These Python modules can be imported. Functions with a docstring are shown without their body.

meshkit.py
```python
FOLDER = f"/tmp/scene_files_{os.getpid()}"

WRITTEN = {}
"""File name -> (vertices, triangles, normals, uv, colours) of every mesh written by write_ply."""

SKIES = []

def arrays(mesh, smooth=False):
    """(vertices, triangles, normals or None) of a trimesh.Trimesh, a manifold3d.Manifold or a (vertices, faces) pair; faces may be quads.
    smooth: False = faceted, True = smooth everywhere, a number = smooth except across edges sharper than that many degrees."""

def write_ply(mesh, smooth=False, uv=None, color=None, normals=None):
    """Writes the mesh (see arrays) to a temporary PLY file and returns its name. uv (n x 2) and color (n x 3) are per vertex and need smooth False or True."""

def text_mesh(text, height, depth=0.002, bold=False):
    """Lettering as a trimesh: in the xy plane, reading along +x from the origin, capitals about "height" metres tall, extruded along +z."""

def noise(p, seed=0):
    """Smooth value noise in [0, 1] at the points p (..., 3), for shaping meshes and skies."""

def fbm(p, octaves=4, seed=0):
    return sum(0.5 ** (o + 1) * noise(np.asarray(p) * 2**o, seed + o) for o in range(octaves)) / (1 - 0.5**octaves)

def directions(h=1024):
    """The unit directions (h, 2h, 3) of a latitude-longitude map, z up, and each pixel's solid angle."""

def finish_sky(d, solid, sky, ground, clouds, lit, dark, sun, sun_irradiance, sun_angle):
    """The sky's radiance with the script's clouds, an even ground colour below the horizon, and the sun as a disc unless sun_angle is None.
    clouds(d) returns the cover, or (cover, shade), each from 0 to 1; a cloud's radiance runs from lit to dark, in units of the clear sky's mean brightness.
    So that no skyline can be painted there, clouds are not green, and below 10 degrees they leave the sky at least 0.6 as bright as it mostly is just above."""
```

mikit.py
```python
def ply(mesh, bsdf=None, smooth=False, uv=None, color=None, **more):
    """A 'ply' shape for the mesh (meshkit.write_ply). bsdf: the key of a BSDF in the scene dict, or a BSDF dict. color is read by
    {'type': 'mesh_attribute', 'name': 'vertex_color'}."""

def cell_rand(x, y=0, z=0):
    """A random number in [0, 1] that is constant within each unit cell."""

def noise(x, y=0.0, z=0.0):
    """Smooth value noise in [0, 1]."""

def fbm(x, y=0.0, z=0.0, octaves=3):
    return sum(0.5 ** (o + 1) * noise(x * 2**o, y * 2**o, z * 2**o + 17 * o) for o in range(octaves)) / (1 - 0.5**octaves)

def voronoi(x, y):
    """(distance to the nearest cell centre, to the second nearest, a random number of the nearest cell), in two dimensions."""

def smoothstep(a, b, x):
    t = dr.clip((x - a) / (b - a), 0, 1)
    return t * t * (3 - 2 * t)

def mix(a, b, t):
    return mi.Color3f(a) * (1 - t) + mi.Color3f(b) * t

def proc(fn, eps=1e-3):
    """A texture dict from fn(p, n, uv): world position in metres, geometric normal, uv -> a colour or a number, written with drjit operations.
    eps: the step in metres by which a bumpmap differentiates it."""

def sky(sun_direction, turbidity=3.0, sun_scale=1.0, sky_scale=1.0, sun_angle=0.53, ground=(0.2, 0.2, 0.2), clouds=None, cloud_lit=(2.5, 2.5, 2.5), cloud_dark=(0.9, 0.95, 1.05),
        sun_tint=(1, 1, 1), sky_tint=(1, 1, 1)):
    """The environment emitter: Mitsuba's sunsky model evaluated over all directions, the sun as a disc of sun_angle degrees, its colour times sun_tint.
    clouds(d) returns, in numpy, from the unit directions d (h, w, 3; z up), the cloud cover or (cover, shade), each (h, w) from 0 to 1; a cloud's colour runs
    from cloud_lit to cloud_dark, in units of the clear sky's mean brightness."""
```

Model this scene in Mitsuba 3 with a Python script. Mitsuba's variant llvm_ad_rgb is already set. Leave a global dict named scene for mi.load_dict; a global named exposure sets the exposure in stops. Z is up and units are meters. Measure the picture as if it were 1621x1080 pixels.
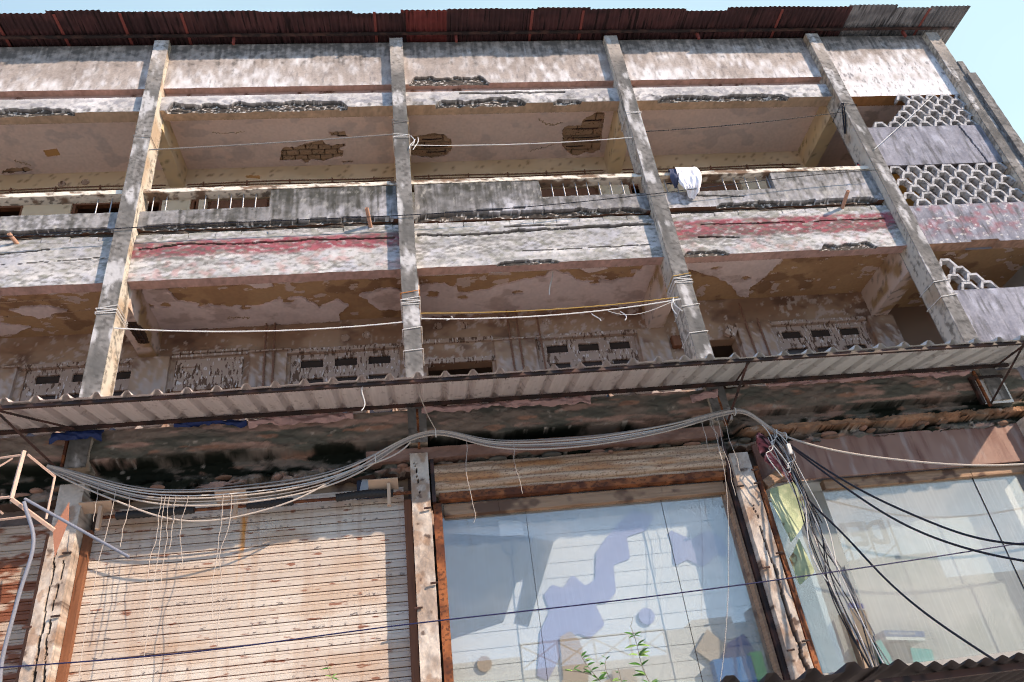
import math, random
import numpy as np, trimesh, mitsuba as mi, drjit as dr
import mikit, meshkit
from mikit import proc, ply, noise, fbm, smoothstep, mix, voronoi, cell_rand
from shapely.geometry import Polygon, LineString, box as sbox
from shapely.ops import unary_union
T = mi.ScalarTransform4f
scene, labels = {}, {}

# ---------------------------------------------------------------- camera, sky, exposure
scene['camera'] = {'type': 'perspective', 'fov': 66.372, 'fov_axis': 'x', 'near_clip': 0.05, 'far_clip': 3000.0,
                   'to_world': T().look_at(origin=[0, -8, 1.6], target=[0.12192, -7.16936, 2.14329], up=[0.057985, -0.5524, 0.83156])}
SUN = (0.693, -0.541, 0.472)


def veil(d):
    """thin high haze, thicker away from the street's open side"""
    n = meshkit.fbm(d * [2.2, 2.2, 4.0], 4, 3)
    return np.clip(0.42 + 0.34 * d[..., 1] + 0.28 * d[..., 0] + 0.45 * (n - 0.5), 0, 1)


scene['sky'] = mikit.sky(SUN, turbidity=3.0, sun_scale=0.78, ground=(0.36, 0.34, 0.31), sun_tint=(0.94, 0.955, 1.10), sky_tint=(0.80, 0.97, 1.25), clouds=veil, cloud_lit=(1.6, 2.1, 2.15))
exposure = 2.68
BACK, CEIL_LO, CEIL_UP = 1.5, 8.35, 11.55

# ---------------------------------------------------------------- helpers
rng = np.random.default_rng(7)
B = 'apartment_building'
_count = {}


def numbered(name):
    n = _count.get(name, -1) + 1
    _count[name] = n
    return name if n == 0 else f'{name}_{n:03d}'


def add(name, mesh, bsdf, smooth=False, label=None, cat=None, group=None, kind=None, **k):
    key = numbered(name)
    scene[key] = ply(mesh, bsdf, smooth=smooth, **k)
    d = {a: b for a, b in (('label', label), ('category', cat), ('group', group), ('kind', kind)) if b}
    if d:
        labels[key] = d
    return key


def same(name, first, to_world, bsdf=None):
    key = numbered(name)
    scene[key] = {**scene[first], 'to_world': to_world}
    if bsdf:
        scene[key]['bsdf'] = {'type': 'ref', 'id': bsdf}
    return key


def thing(name, label, cat, group=None):
    key = numbered(name)
    labels[key] = {'label': label, 'category': cat}
    if group:
        labels[key]['group'] = group
    return key


def bx(x0, x1, y0, y1, z0, z1):
    m = trimesh.creation.box((x1 - x0, y1 - y0, z1 - z0))
    m.apply_translation(((x0 + x1) / 2, (y0 + y1) / 2, (z0 + z1) / 2))
    m.metadata['ext'] = (x0, x1, y0, y1, z0, z1)
    return m


def grid_box(x0, x1, y0, y1, z0, z1, size):
    """a box whose faces are grids of cells about size wide; corners meet"""
    lo, hi = np.array((x0, y0, z0), float), np.array((x1, y1, z1), float)
    n = np.maximum(1, np.ceil((hi - lo) / size)).astype(int)
    V, F, base = [], [], 0
    for ax in range(3):
        u, w = (ax + 1) % 3, (ax + 2) % 3
        for side in (0, 1):
            a, b = np.meshgrid(np.linspace(lo[u], hi[u], n[u] + 1), np.linspace(lo[w], hi[w], n[w] + 1), indexing='ij')
            p = np.zeros(a.shape + (3,))
            p[..., u], p[..., w], p[..., ax] = a, b, (lo, hi)[side][ax]
            i, j = np.meshgrid(np.arange(n[u]), np.arange(n[w]), indexing='ij')
            W = n[w] + 1
            q = np.stack([i * W + j, (i + 1) * W + j, (i + 1) * W + j + 1, i * W + j + 1], -1).reshape(-1, 4) + base
            F.append(q if side else q[:, ::-1])
            V.append(p.reshape(-1, 3))
            base += p.size // 3
    q = np.vstack(F)
    return trimesh.Trimesh(np.vstack(V), np.vstack([q[:, [0, 1, 2]], q[:, [0, 2, 3]]]), process=False)


def rot(m, axis, deg, at):
    m.apply_transform(trimesh.transformations.rotation_matrix(math.radians(deg), axis, at))
    return m


def wob(m, size, amp, seed=0, freq=9.0):
    """subdivide and shake the vertices a little, seams stay closed"""
    if 'ext' in m.metadata:
        m = grid_box(*m.metadata['ext'], size)
    else:
        m = m.subdivide_to_size(size, max_iter=14)
    v = np.array(m.vertices)
    d = np.stack([meshkit.fbm(v * freq + 31.7 * k, 3, seed + k) - 0.5 for k in range(3)], 1)
    return trimesh.Trimesh(v + d * 2 * amp, m.faces, process=False)


def cat_(ms):
    return trimesh.util.concatenate([trimesh.Trimesh(np.array(m.vertices), np.array(m.faces), process=False) for m in ms])


def tube(pts, r, sides=6, caps=True):
    p = np.asarray(pts, float)
    t = np.gradient(p, axis=0)
    t /= np.linalg.norm(t, axis=1, keepdims=True) + 1e-12
    ref = np.where(np.abs(t[:, 2:]) < 0.9, [0, 0, 1.0], [1.0, 0, 0])
    a = np.cross(t, ref)
    a /= np.linalg.norm(a, axis=1, keepdims=True) + 1e-12
    b = np.cross(a, t)
    ang = np.arange(sides) * 2 * np.pi / sides
    rr = np.broadcast_to(r, (len(p),))[:, None, None]
    v = (p[:, None] + rr * (np.cos(ang)[None, :, None] * a[:, None] + np.sin(ang)[None, :, None] * b[:, None])).reshape(-1, 3)
    i, j = np.meshgrid(np.arange(len(p) - 1), np.arange(sides), indexing='ij')
    q = np.stack([i * sides + j, i * sides + (j + 1) % sides, (i + 1) * sides + (j + 1) % sides, (i + 1) * sides + j], -1).reshape(-1, 4)
    f = np.vstack([q[:, [0, 1, 2]], q[:, [0, 2, 3]]])
    if caps:
        n = len(v)
        v = np.vstack([v, p[0], p[-1]])
        k = np.arange(sides)
        e = (len(p) - 1) * sides
        f = np.vstack([f, np.stack([(k + 1) % sides, k, np.full(sides, n)], 1), np.stack([e + k, e + (k + 1) % sides, np.full(sides, n + 1)], 1)])
    return trimesh.Trimesh(v, f, process=False)


def curve(pts, n=60):
    """smooth curve through points"""
    from scipy.interpolate import PchipInterpolator, CubicSpline
    p = np.asarray(pts, float)
    s = np.concatenate([[0], np.cumsum(np.linalg.norm(np.diff(p, axis=0), axis=1))])
    return CubicSpline(s, p)(np.linspace(0, s[-1], n)) if len(p) > 2 else p[0] + (p[1] - p[0]) * np.linspace(0, 1, n)[:, None]


def sag(a, b, d, n=40):
    a, b = np.asarray(a, float), np.asarray(b, float)
    t = np.linspace(0, 1, n)[:, None]
    p = a + (b - a) * t
    p[:, 2] -= (4 * d * t * (1 - t))[:, 0]
    return p


def rag(poly, amp, step=0.03, seed=0, freq=14.0):
    """a polygon with a ragged outline"""
    ring = LineString(poly.exterior.coords)
    n = max(8, int(ring.length / step))
    c = np.array([ring.interpolate(i / n, normalized=True).coords[0] for i in range(n)])
    q = np.c_[c * freq, np.zeros(n)]
    d = np.stack([meshkit.fbm(q, 3, seed) - 0.5, meshkit.fbm(q + 50, 3, seed + 5) - 0.5], 1) * 2 * amp
    out = Polygon(c + d).buffer(0)
    return max(out.geoms, key=lambda g: g.area) if hasattr(out, 'geoms') else out


def ext(poly, h):
    ps = getattr(poly, 'geoms', [poly])
    return cat_([trimesh.creation.extrude_polygon(g, h, engine='earcut') for g in ps if g.area > 1e-5])


def ext_xy(poly, z0, z1):
    m = ext(poly, z1 - z0)
    m.apply_translation((0, 0, z0))
    return m


def ext_xz(poly, y0, y1):
    """polygon in x, z made a plate from depth y0 (front) to y1"""
    m = ext(poly, y1 - y0)
    v = np.array(m.vertices)
    return trimesh.Trimesh(np.stack([v[:, 0], y0 + v[:, 2], v[:, 1]], 1), m.faces[:, ::-1], process=False)


def sst(a, b, x):
    t = np.clip((x - a) / (b - a), 0, 1)
    return t * t * (3 - 2 * t)


def nz(X, Z, fx, fz, seed, o=4):
    return meshkit.fbm(np.stack([X * fx, np.full_like(X, seed * 7.31), Z * fz], -1), o, seed)


def lay(c, col, m):
    return c * (1 - m[..., None]) + np.asarray(col, float) * m[..., None]


def relief(name, x0, x1, z0, z1, y0, y1, paint, step=0.0125, ragb=0.004, ragt=0.003, bottom=None, top=None, **k):
    """A wall piece: a front of small faces at depth y0, pushed in or out, ragged edges, closed at the sides and the back.
    paint(X, Z) -> (rgb, depth)"""
    nx, nq = max(2, int((x1 - x0) / step)), max(2, int((z1 - z0) / step))
    xs, t = np.linspace(x0, x1, nx + 1), np.linspace(0, 1, nq + 1)
    lo = z0 + (nz(xs, xs * 0, 12, 0, 3, 4) - 0.5) * 2 * ragb + (bottom(xs) if bottom else 0)
    hi = z1 + (nz(xs, xs * 0, 12, 0, 9, 4) - 0.5) * 2 * ragt + (top(xs) if top else 0)
    X = np.repeat(xs[:, None], nq + 1, 1)
    Z = lo[:, None] + (hi - lo)[:, None] * t[None]
    c, d = paint(X, Z)
    c = c * (0.84 + 0.32 * nz(X, Z, 55, 55, 21, 3))[..., None]
    Y = np.minimum(y0 + d, y1 - 0.004)
    front = np.stack([X, Y, Z], -1)
    back = np.stack([X, np.full_like(X, y1), Z], -1)
    v, f, cs = [front.reshape(-1, 3)], [], [c.reshape(-1, 3)]
    W = nq + 1
    i, j = np.meshgrid(np.arange(nx), np.arange(nq), indexing='ij')
    f.append(np.stack([i * W + j, (i + 1) * W + j, (i + 1) * W + j + 1, i * W + j + 1], -1).reshape(-1, 4))
    base = len(v[0])

    def strip(a, b, ca, flip):
        nonlocal base
        m, kk = len(a), 5
        s = np.linspace(0, 1, kk)[:, None, None]
        g = (a[None] * (1 - s) + b[None] * s).reshape(-1, 3)
        jit = (meshkit.fbm(g * 22, 3, 4) - 0.5) * 0.012
        g[m:-m, 2] += jit[m:-m]
        v.append(g)
        cs.append(np.repeat(ca[None], kk, 0).reshape(-1, 3) * (0.55 + 0.9 * meshkit.fbm(g * 24, 4, 6))[:, None])
        p, q = np.meshgrid(np.arange(kk - 1), np.arange(m - 1), indexing='ij')
        fc = np.stack([p * m + q, p * m + q + 1, (p + 1) * m + q + 1, (p + 1) * m + q], -1).reshape(-1, 4) + base
        f.append(fc[:, ::-1] if flip else fc)
        base += len(g)

    under = k.pop('under', None)
    cb = np.repeat(np.asarray(under, float)[None], nx + 1, 0) * (0.75 + 0.5 * nz(xs, xs, 7, 0, 5)[:, None]) if under is not None else c[:, 0]
    strip(front[:, 0], back[:, 0], cb, True)
    strip(front[:, -1], back[:, -1], c[:, -1], False)
    strip(front[0], back[0], c[0], False)
    strip(front[-1], back[-1], c[-1], True)
    v.append(np.array([back[0, 0], back[-1, 0], back[-1, -1], back[0, -1]]))
    cs.append(np.repeat(c[:1, 0], 4, 0))
    f.append(np.array([[base + 3, base + 2, base + 1, base]]))
    q = np.vstack(f)
    tri = np.vstack([q[:, [0, 1, 2]], q[:, [0, 2, 3]]])
    return add(name, (np.vstack(v), tri), 'weathered', color=np.clip(np.vstack(cs), 0.01, 0.9), **k)


def colored(name, mesh, fn, bsdf='weathered', **k):
    """a mesh with the colour fn(vertices) of its matter"""
    v = np.array(mesh.vertices)
    return add(name, (v, np.array(mesh.faces)), bsdf, color=np.clip(fn(v), 0.01, 0.9), **k)


# ---------------------------------------------------------------- materials
def two(b):
    return {'type': 'twosided', 'bsdf': b}


def pr(color, rough=0.7, metallic=0.0, spec=0.3, **k):
    c = proc(color) if callable(color) else {'type': 'rgb', 'value': list(color)}
    return two({'type': 'principled', 'base_color': c, 'roughness': rough, 'metallic': metallic, 'specular': spec, **k})


scene['weathered'] = two({'type': 'diffuse', 'reflectance': {'type': 'mesh_attribute', 'name': 'vertex_color'}})


def c3(a):
    return mi.Color3f(*a)


def f_rust(p, n, uv):
    a = fbm(p.x * 6, p.y * 6, p.z * 6, 4)
    b = fbm(p.x * 40, p.y * 40, p.z * 40, 2)
    c = mix((0.10, 0.035, 0.02), (0.30, 0.11, 0.045), smoothstep(0.35, 0.65, a))
    return mix(c, (0.05, 0.022, 0.018), smoothstep(0.55, 0.7, b) * 0.7)


def f_iron(p, n, uv):
    return mix((0.022, 0.014, 0.014), (0.075, 0.035, 0.028), smoothstep(0.4, 0.7, fbm(p.x * 9, p.y * 9, p.z * 9, 3)))


def f_wood(p, n, uv):
    a = fbm(p.x * 3, p.y * 8, p.z * 60, 3)
    b = fbm(p.x * 5, p.y * 5, p.z * 5, 3)
    c = mix((0.22, 0.13, 0.08), (0.42, 0.28, 0.19), a)
    return mix(c, (0.12, 0.07, 0.05), smoothstep(0.55, 0.7, b))


def f_brown(p, n, uv):
    a = fbm(p.x * 40, p.y * 8, p.z * 3, 3)
    return mix((0.12, 0.05, 0.028), (0.24, 0.10, 0.05), a)


def f_frame(p, n, uv):
    a = fbm(p.x * 45, p.y * 9, p.z * 9, 3)
    b = fbm(p.x * 3, p.y * 3, p.z * 3, 3)
    c = mix((0.34, 0.235, 0.185), (0.46, 0.34, 0.28), b)
    c = mix(c, (0.13, 0.075, 0.05), smoothstep(0.56, 0.64, a + (b - 0.5) * 0.5))
    return mix(c, (0.58, 0.52, 0.50), smoothstep(0.66, 0.72, fbm(p.x * 60, p.y * 9 + 9, p.z * 14, 2)))


def f_awning(p, n, uv):
    s = fbm(p.x * 90, p.y * 2.5, 0, 4)
    g = smoothstep(2.2, 3.6, p.x + 1.5 * (fbm(p.x * 0.7, p.y, 0, 2) - 0.5))
    c = mix((0.47, 0.415, 0.405), (0.46, 0.46, 0.455), g)
    c = mix(c, mix((0.53, 0.475, 0.465), (0.52, 0.52, 0.515), g), smoothstep(0.35, 0.75, s) * 0.7)
    d = fbm(p.x * 22, p.y * 14, p.z * 3, 3)
    return mix(c, (0.17, 0.125, 0.115), smoothstep(0.58, 0.78, d) * 0.45)


def roof_color(dark, light):
    def f(p, n, uv):
        a = fbm(p.x * 30, p.y * 2.0, 0.0, 3)
        b = fbm(p.x * 2.5, p.y * 5, 3.0, 3)
        c = mix(dark, light, smoothstep(0.35, 0.7, b))
        return mix(c, tuple(0.45 * v for v in dark), smoothstep(0.55, 0.72, a))
    return f


def f_cream_slat(p, n, uv):
    big = fbm(p.x * 0.9, 0, p.z * 1.6, 3)
    c = mix((0.49, 0.415, 0.36), (0.58, 0.52, 0.465), smoothstep(0.35, 0.65, big))
    c = mix(c, (0.44, 0.31, 0.22), smoothstep(0.48, 0.74, fbm(p.x * 1.3, 4.0, p.z * 3 + 7, 5)) * 0.7)
    c = mix(c, (0.36, 0.22, 0.14), smoothstep(0.52, 0.76, fbm(p.x * 14, 8.0, p.z * 0.6, 5)) * 0.3)
    lap = dr.abs((5.14 - p.z) / 0.0905 - dr.floor((5.14 - p.z) / 0.0905) - 0.80)
    near = smoothstep(0.35, 0.05, lap)
    fr = (5.14 - p.z) / 0.0905 - dr.floor((5.14 - p.z) / 0.0905)
    c = mix(c, (0.16, 0.07, 0.045), smoothstep(0.05, 0.0, dr.minimum(fr, 1 - fr) - 0.022)  * 0.85)
    r = fbm(p.x * 7, 3.0, p.z * 24, 6) + 0.12 * (fbm(p.x * 0.8, 6.0, p.z * 0.8, 3) - 0.5)
    c = mix(c, (0.20, 0.065, 0.032), smoothstep(0.69, 0.79, r) * 0.85)
    # what is left of old stencilled lettering: dark specks in rows
    s = noise(p.x * 38, 1.0, dr.floor((5.14 - p.z) / 0.0905)) * noise(p.x * 1.7, 7.0, dr.floor((5.14 - p.z) / 0.0905))
    row = fbm(p.x * 45, 5.0, p.z * 120, 2)
    c = mix(c, (0.10, 0.085, 0.09), smoothstep(0.56, 0.64, s) * smoothstep(0.44, 0.58, row) * smoothstep(0.22, 0.08, lap) * 0.85)
    # one orange rust run from the spring bracket
    k = dr.exp(-dr.square((p.x + 1.93 + 0.03 * (fbm(p.z * 5, 1, 1, 2) - 0.5)) / 0.035)) * smoothstep(3.6, 4.9, p.z)
    return mix(c, (0.55, 0.25, 0.06), k * smoothstep(0.3, 0.6, fbm(p.x * 40, 2, p.z * 4, 2)))


def f_rolled(p, n, uv):
    a = fbm(p.x * 3, p.y * 30, p.z * 30, 4)
    b = noise(p.x * 75, p.y * 75, p.z * 75)
    c = mix((0.36, 0.235, 0.16), (0.52, 0.39, 0.285), smoothstep(0.35, 0.62, a))
    c = mix(c, (0.36, 0.17, 0.07), smoothstep(0.54, 0.70, fbm(p.x * 1.6, p.y * 4, p.z * 9 + 3, 4)) * 0.8)
    return mix(c, (0.17, 0.085, 0.06), smoothstep(0.58, 0.8, b) * 0.7)


def f_old_slat(p, n, uv):
    r = fbm(p.x * 4, 3.0, p.z * 10, 4)
    c = mix((0.38, 0.28, 0.21), (0.48, 0.38, 0.31), fbm(p.x * 2, 0, p.z * 2, 3))
    return mix(c, (0.20, 0.07, 0.035), smoothstep(0.42, 0.60, r))


def f_street(p, n, uv):
    a = fbm(p.x * 0.6, p.y * 0.6, 0, 4)
    return mix((0.42, 0.40, 0.375), (0.52, 0.495, 0.465), a)


def f_white_slat(p, n, uv):
    return mix((0.53, 0.535, 0.54), (0.62, 0.625, 0.63), fbm(p.x * 1.5, 0, p.z * 3, 3))


def f_rustsheet(p, n, uv):
    a = fbm(p.x * 9, 0, p.z * 1.1, 4)
    b = fbm(p.x * 3 + 5, 2, p.z * 2, 3)
    c = mix((0.23, 0.125, 0.095), (0.31, 0.20, 0.17), b)
    c = mix(c, (0.16, 0.075, 0.06), smoothstep(0.46, 0.72, a) * 0.8)
    return mix(c, (0.42, 0.36, 0.35), smoothstep(0.55, 0.80, fbm(p.x * 8 + 20, 5, p.z * 1.6, 5)) * 0.5)


def f_dust1(p, n, uv):
    s = fbm(p.x * 60, 1.0, p.z * 1.6, 5)
    b = fbm(p.x * 1.4, 2.0, p.z * 1.4, 4)
    return 0.06 + 0.008 * smoothstep(0.45, 0.75, s) + 0.08 * smoothstep(0.4, 0.7, b)


def f_dust2(p, n, uv):
    s = fbm((p.x + p.y) * 55, 4.0, p.z * 1.3, 5)
    b = fbm((p.x + p.y) * 1.3, 5.0, p.z * 1.5, 4)
    return 0.26 + 0.05 * smoothstep(0.40, 0.75, s) + 0.12 * smoothstep(0.4, 0.7, b)


def f_poly(p, n, uv):
    b = fbm(p.x * 9, p.y * 9, p.z * 9, 4)
    c = mix((0.50, 0.54, 0.34), (0.36, 0.42, 0.25), smoothstep(0.4, 0.6, b))
    return mix(c, (0.16, 0.10, 0.05), smoothstep(0.60, 0.68, fbm(p.x * 6 + 7, p.y * 6, p.z * 6, 4)))


def f_brick(p, n, uv):
    a = noise(p.x * 60, p.y * 60, p.z * 60)
    b = fbm(p.x * 7, p.y * 7, p.z * 7, 3)
    c = mix((0.32, 0.205, 0.135), (0.46, 0.32, 0.22), b)
    return mix(c, (0.07, 0.045, 0.03), smoothstep(0.7, 0.85, a))




def ceiling(base, dark, deep, flake=None):
    def f(p, n, uv):
        a = fbm(p.x * 1.6, p.y * 2.2, 0, 5)
        c = mix(base, dark, smoothstep(0.52, 0.64, a) * 0.8)
        c = mix(c, deep, smoothstep(0.58, 0.70, fbm(p.x * 3, p.y * 4, 3, 6)) * 0.75)
        if flake:
            c = mix(c, flake, smoothstep(0.64, 0.67, fbm(p.x * 6, p.y * 9, 5, 6)) * 0.9)
        return c * (0.9 + 0.2 * fbm(p.x * 30, p.y * 30, 7, 3))
    return f


scene['ceiling_plaster'] = pr(ceiling((0.74, 0.59, 0.545), (0.70, 0.56, 0.52), (0.55, 0.455, 0.44)), 0.9)
scene['ceiling_brown'] = pr(ceiling((0.40, 0.25, 0.14), (0.34, 0.20, 0.11), (0.20, 0.11, 0.065), (0.52, 0.41, 0.37)), 0.9)
scene['pale_plaster'] = pr(ceiling((0.66, 0.545, 0.53), (0.60, 0.49, 0.475), (0.44, 0.335, 0.31)), 0.9)
scene['stair_plaster'] = pr(ceiling((0.58, 0.47, 0.45), (0.50, 0.41, 0.40), (0.36, 0.28, 0.26)), 0.9)
scene['rust'] = pr(f_rust, 0.85)
scene['iron'] = pr(f_iron, 0.6, 0.0, 0.4)
scene['wood'] = pr(f_wood, 0.8)
scene['brown_wood'] = pr(f_brown, 0.6)
scene['frame_wood'] = pr(f_frame, 0.8)
scene['awning_sheet'] = pr(f_awning, 0.55, 0.0, 0.4)
scene['roof_maroon'] = pr(roof_color((0.046, 0.020, 0.022), (0.080, 0.031, 0.032)), 0.7)
scene['roof_red'] = pr(roof_color((0.14, 0.030, 0.028), (0.18, 0.040, 0.037)), 0.7)
scene['roof_gray'] = pr(roof_color((0.14, 0.135, 0.145), (0.24, 0.235, 0.245)), 0.6)
scene['rafter_paint'] = pr((0.20, 0.05, 0.042), 0.6)
scene['slat_cream'] = pr(f_cream_slat, 0.55, 0.0, 0.4)
scene['slat_old'] = pr(f_old_slat, 0.6)
scene['slat_rolled'] = pr(f_rolled, 0.7)
scene['slat_white'] = pr(f_white_slat, 0.5)
scene['rusty_sheet'] = pr(f_rustsheet, 0.7)
scene['street_mat'] = pr(f_street, 0.9)
scene['brick'] = pr(f_brick, 0.95)
scene['tan_block'] = pr((0.52, 0.37, 0.27), 0.7)
scene['tan_patch'] = pr((0.50, 0.27, 0.11), 0.8)
scene['steel'] = pr((0.42, 0.42, 0.44), 0.4, 0.6)
scene['black_rubber'] = pr((0.025, 0.025, 0.028), 0.5)
scene['dark_void'] = pr((0.02, 0.014, 0.012), 0.9)
scene['dark_pane'] = pr((0.035, 0.028, 0.026), 0.12, 0.0, 0.6)
scene['room'] = pr((0.12, 0.085, 0.07), 0.9)
scene['white_rope'] = pr((0.62, 0.61, 0.61), 0.8)
scene['yellow_rope'] = pr((0.48, 0.30, 0.08), 0.8)
scene['orange_rope'] = pr((0.50, 0.17, 0.03), 0.7)
scene['pale_cable'] = pr((0.46, 0.40, 0.36), 0.6)
scene['gray_cable'] = pr((0.24, 0.225, 0.225), 0.6)
scene['black_cable'] = pr((0.012, 0.012, 0.02), 0.4)
scene['navy_wire'] = pr((0.02, 0.02, 0.07), 0.45)
scene['blue_gray_pipe'] = pr((0.20, 0.21, 0.26), 0.5)
scene['pink_angle'] = pr((0.52, 0.37, 0.31), 0.6)
scene['orange_paint'] = pr((0.36, 0.165, 0.11), 0.7)
scene['conduit'] = pr((0.20, 0.10, 0.065), 0.6)
scene['clay_pipe'] = pr((0.42, 0.24, 0.17), 0.7)
scene['tarp_blue'] = pr((0.012, 0.03, 0.13), 0.5)
scene['rag_pink'] = pr((0.46, 0.30, 0.29), 0.9)
scene['cloth_white'] = pr((0.78, 0.76, 0.80), 0.9)
scene['cloth_navy'] = pr((0.05, 0.06, 0.11), 0.9)
scene['leaf'] = two({'type': 'principled', 'base_color': {'type': 'rgb', 'value': [0.055, 0.15, 0.03]}, 'roughness': 0.35})
scene['leaf_pale'] = two({'type': 'principled', 'base_color': {'type': 'rgb', 'value': [0.22, 0.36, 0.10]}, 'roughness': 0.4})
scene['stem'] = pr((0.16, 0.13, 0.10), 0.8)
scene['polycarbonate'] = pr(f_poly, 0.65, 0.0, 0.3)
scene['glass_plain'] = {'type': 'thindielectric', 'int_ior': 1.9, 'specular_transmittance': {'type': 'rgb', 'value': [0.90, 0.94, 0.94]}}
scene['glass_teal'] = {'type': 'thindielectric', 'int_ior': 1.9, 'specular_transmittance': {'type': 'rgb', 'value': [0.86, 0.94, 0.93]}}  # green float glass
scene['dust'] = two({'type': 'diffuse', 'reflectance': {'type': 'rgb', 'value': [0.58, 0.58, 0.57]}})
scene['dusty_glass'] = {'type': 'blendbsdf', 'weight': proc(f_dust1), 'a': {'type': 'ref', 'id': 'glass_plain'}, 'b': {'type': 'ref', 'id': 'dust'}}
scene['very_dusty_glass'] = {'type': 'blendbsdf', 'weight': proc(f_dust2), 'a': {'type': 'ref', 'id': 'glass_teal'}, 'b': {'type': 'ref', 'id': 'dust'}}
for nm, col, ro in (('card_gray', (0.09, 0.10, 0.10), 0.7), ('card_mauve', (0.27, 0.28, 0.44), 0.7), ('card_beige', (0.40, 0.345, 0.30), 0.7), ('pale_wall', (0.56, 0.565, 0.57), 0.8), ('pale_shape', (0.50, 0.51, 0.52), 0.7), ('card_dark', (0.07, 0.085, 0.09), 0.7), ('card_white', (0.74, 0.75, 0.77), 0.6),
                    ('card_tan', (0.36, 0.27, 0.20), 0.8), ('box_blue', (0.03, 0.14, 0.36), 0.4), ('box_green', (0.10, 0.42, 0.12), 0.4),
                    ('box_teal', (0.04, 0.42, 0.42), 0.4), ('box_red', (0.35, 0.03, 0.03), 0.4), ('card_orange', (0.62, 0.22, 0.06), 0.6),
                    ('sign_gray', (0.42, 0.46, 0.52), 0.5), ('sign_navy', (0.03, 0.035, 0.06), 0.5), ('wall_white', (0.62, 0.62, 0.62), 0.8),
                    ('wall_cream', (0.55, 0.50, 0.43), 0.8), ('stucco_gray', (0.33, 0.32, 0.31), 0.9), ('box_purple', (0.16, 0.16, 0.34), 0.5)):
    scene[nm] = pr(col, ro)

# ---------------------------------------------------------------- colours of the facade's matter (numpy)
BLACK, MOSS = (0.035, 0.032, 0.03), (0.07, 0.075, 0.055)


def specks(c, X, Z, col, thr=0.66, f=70, seed=3, amt=0.85):
    return lay(c, col, sst(thr - 0.05, thr + 0.04, nz(X, Z, f * 0.35, f * 0.35, seed, 5)) * amt)


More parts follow.
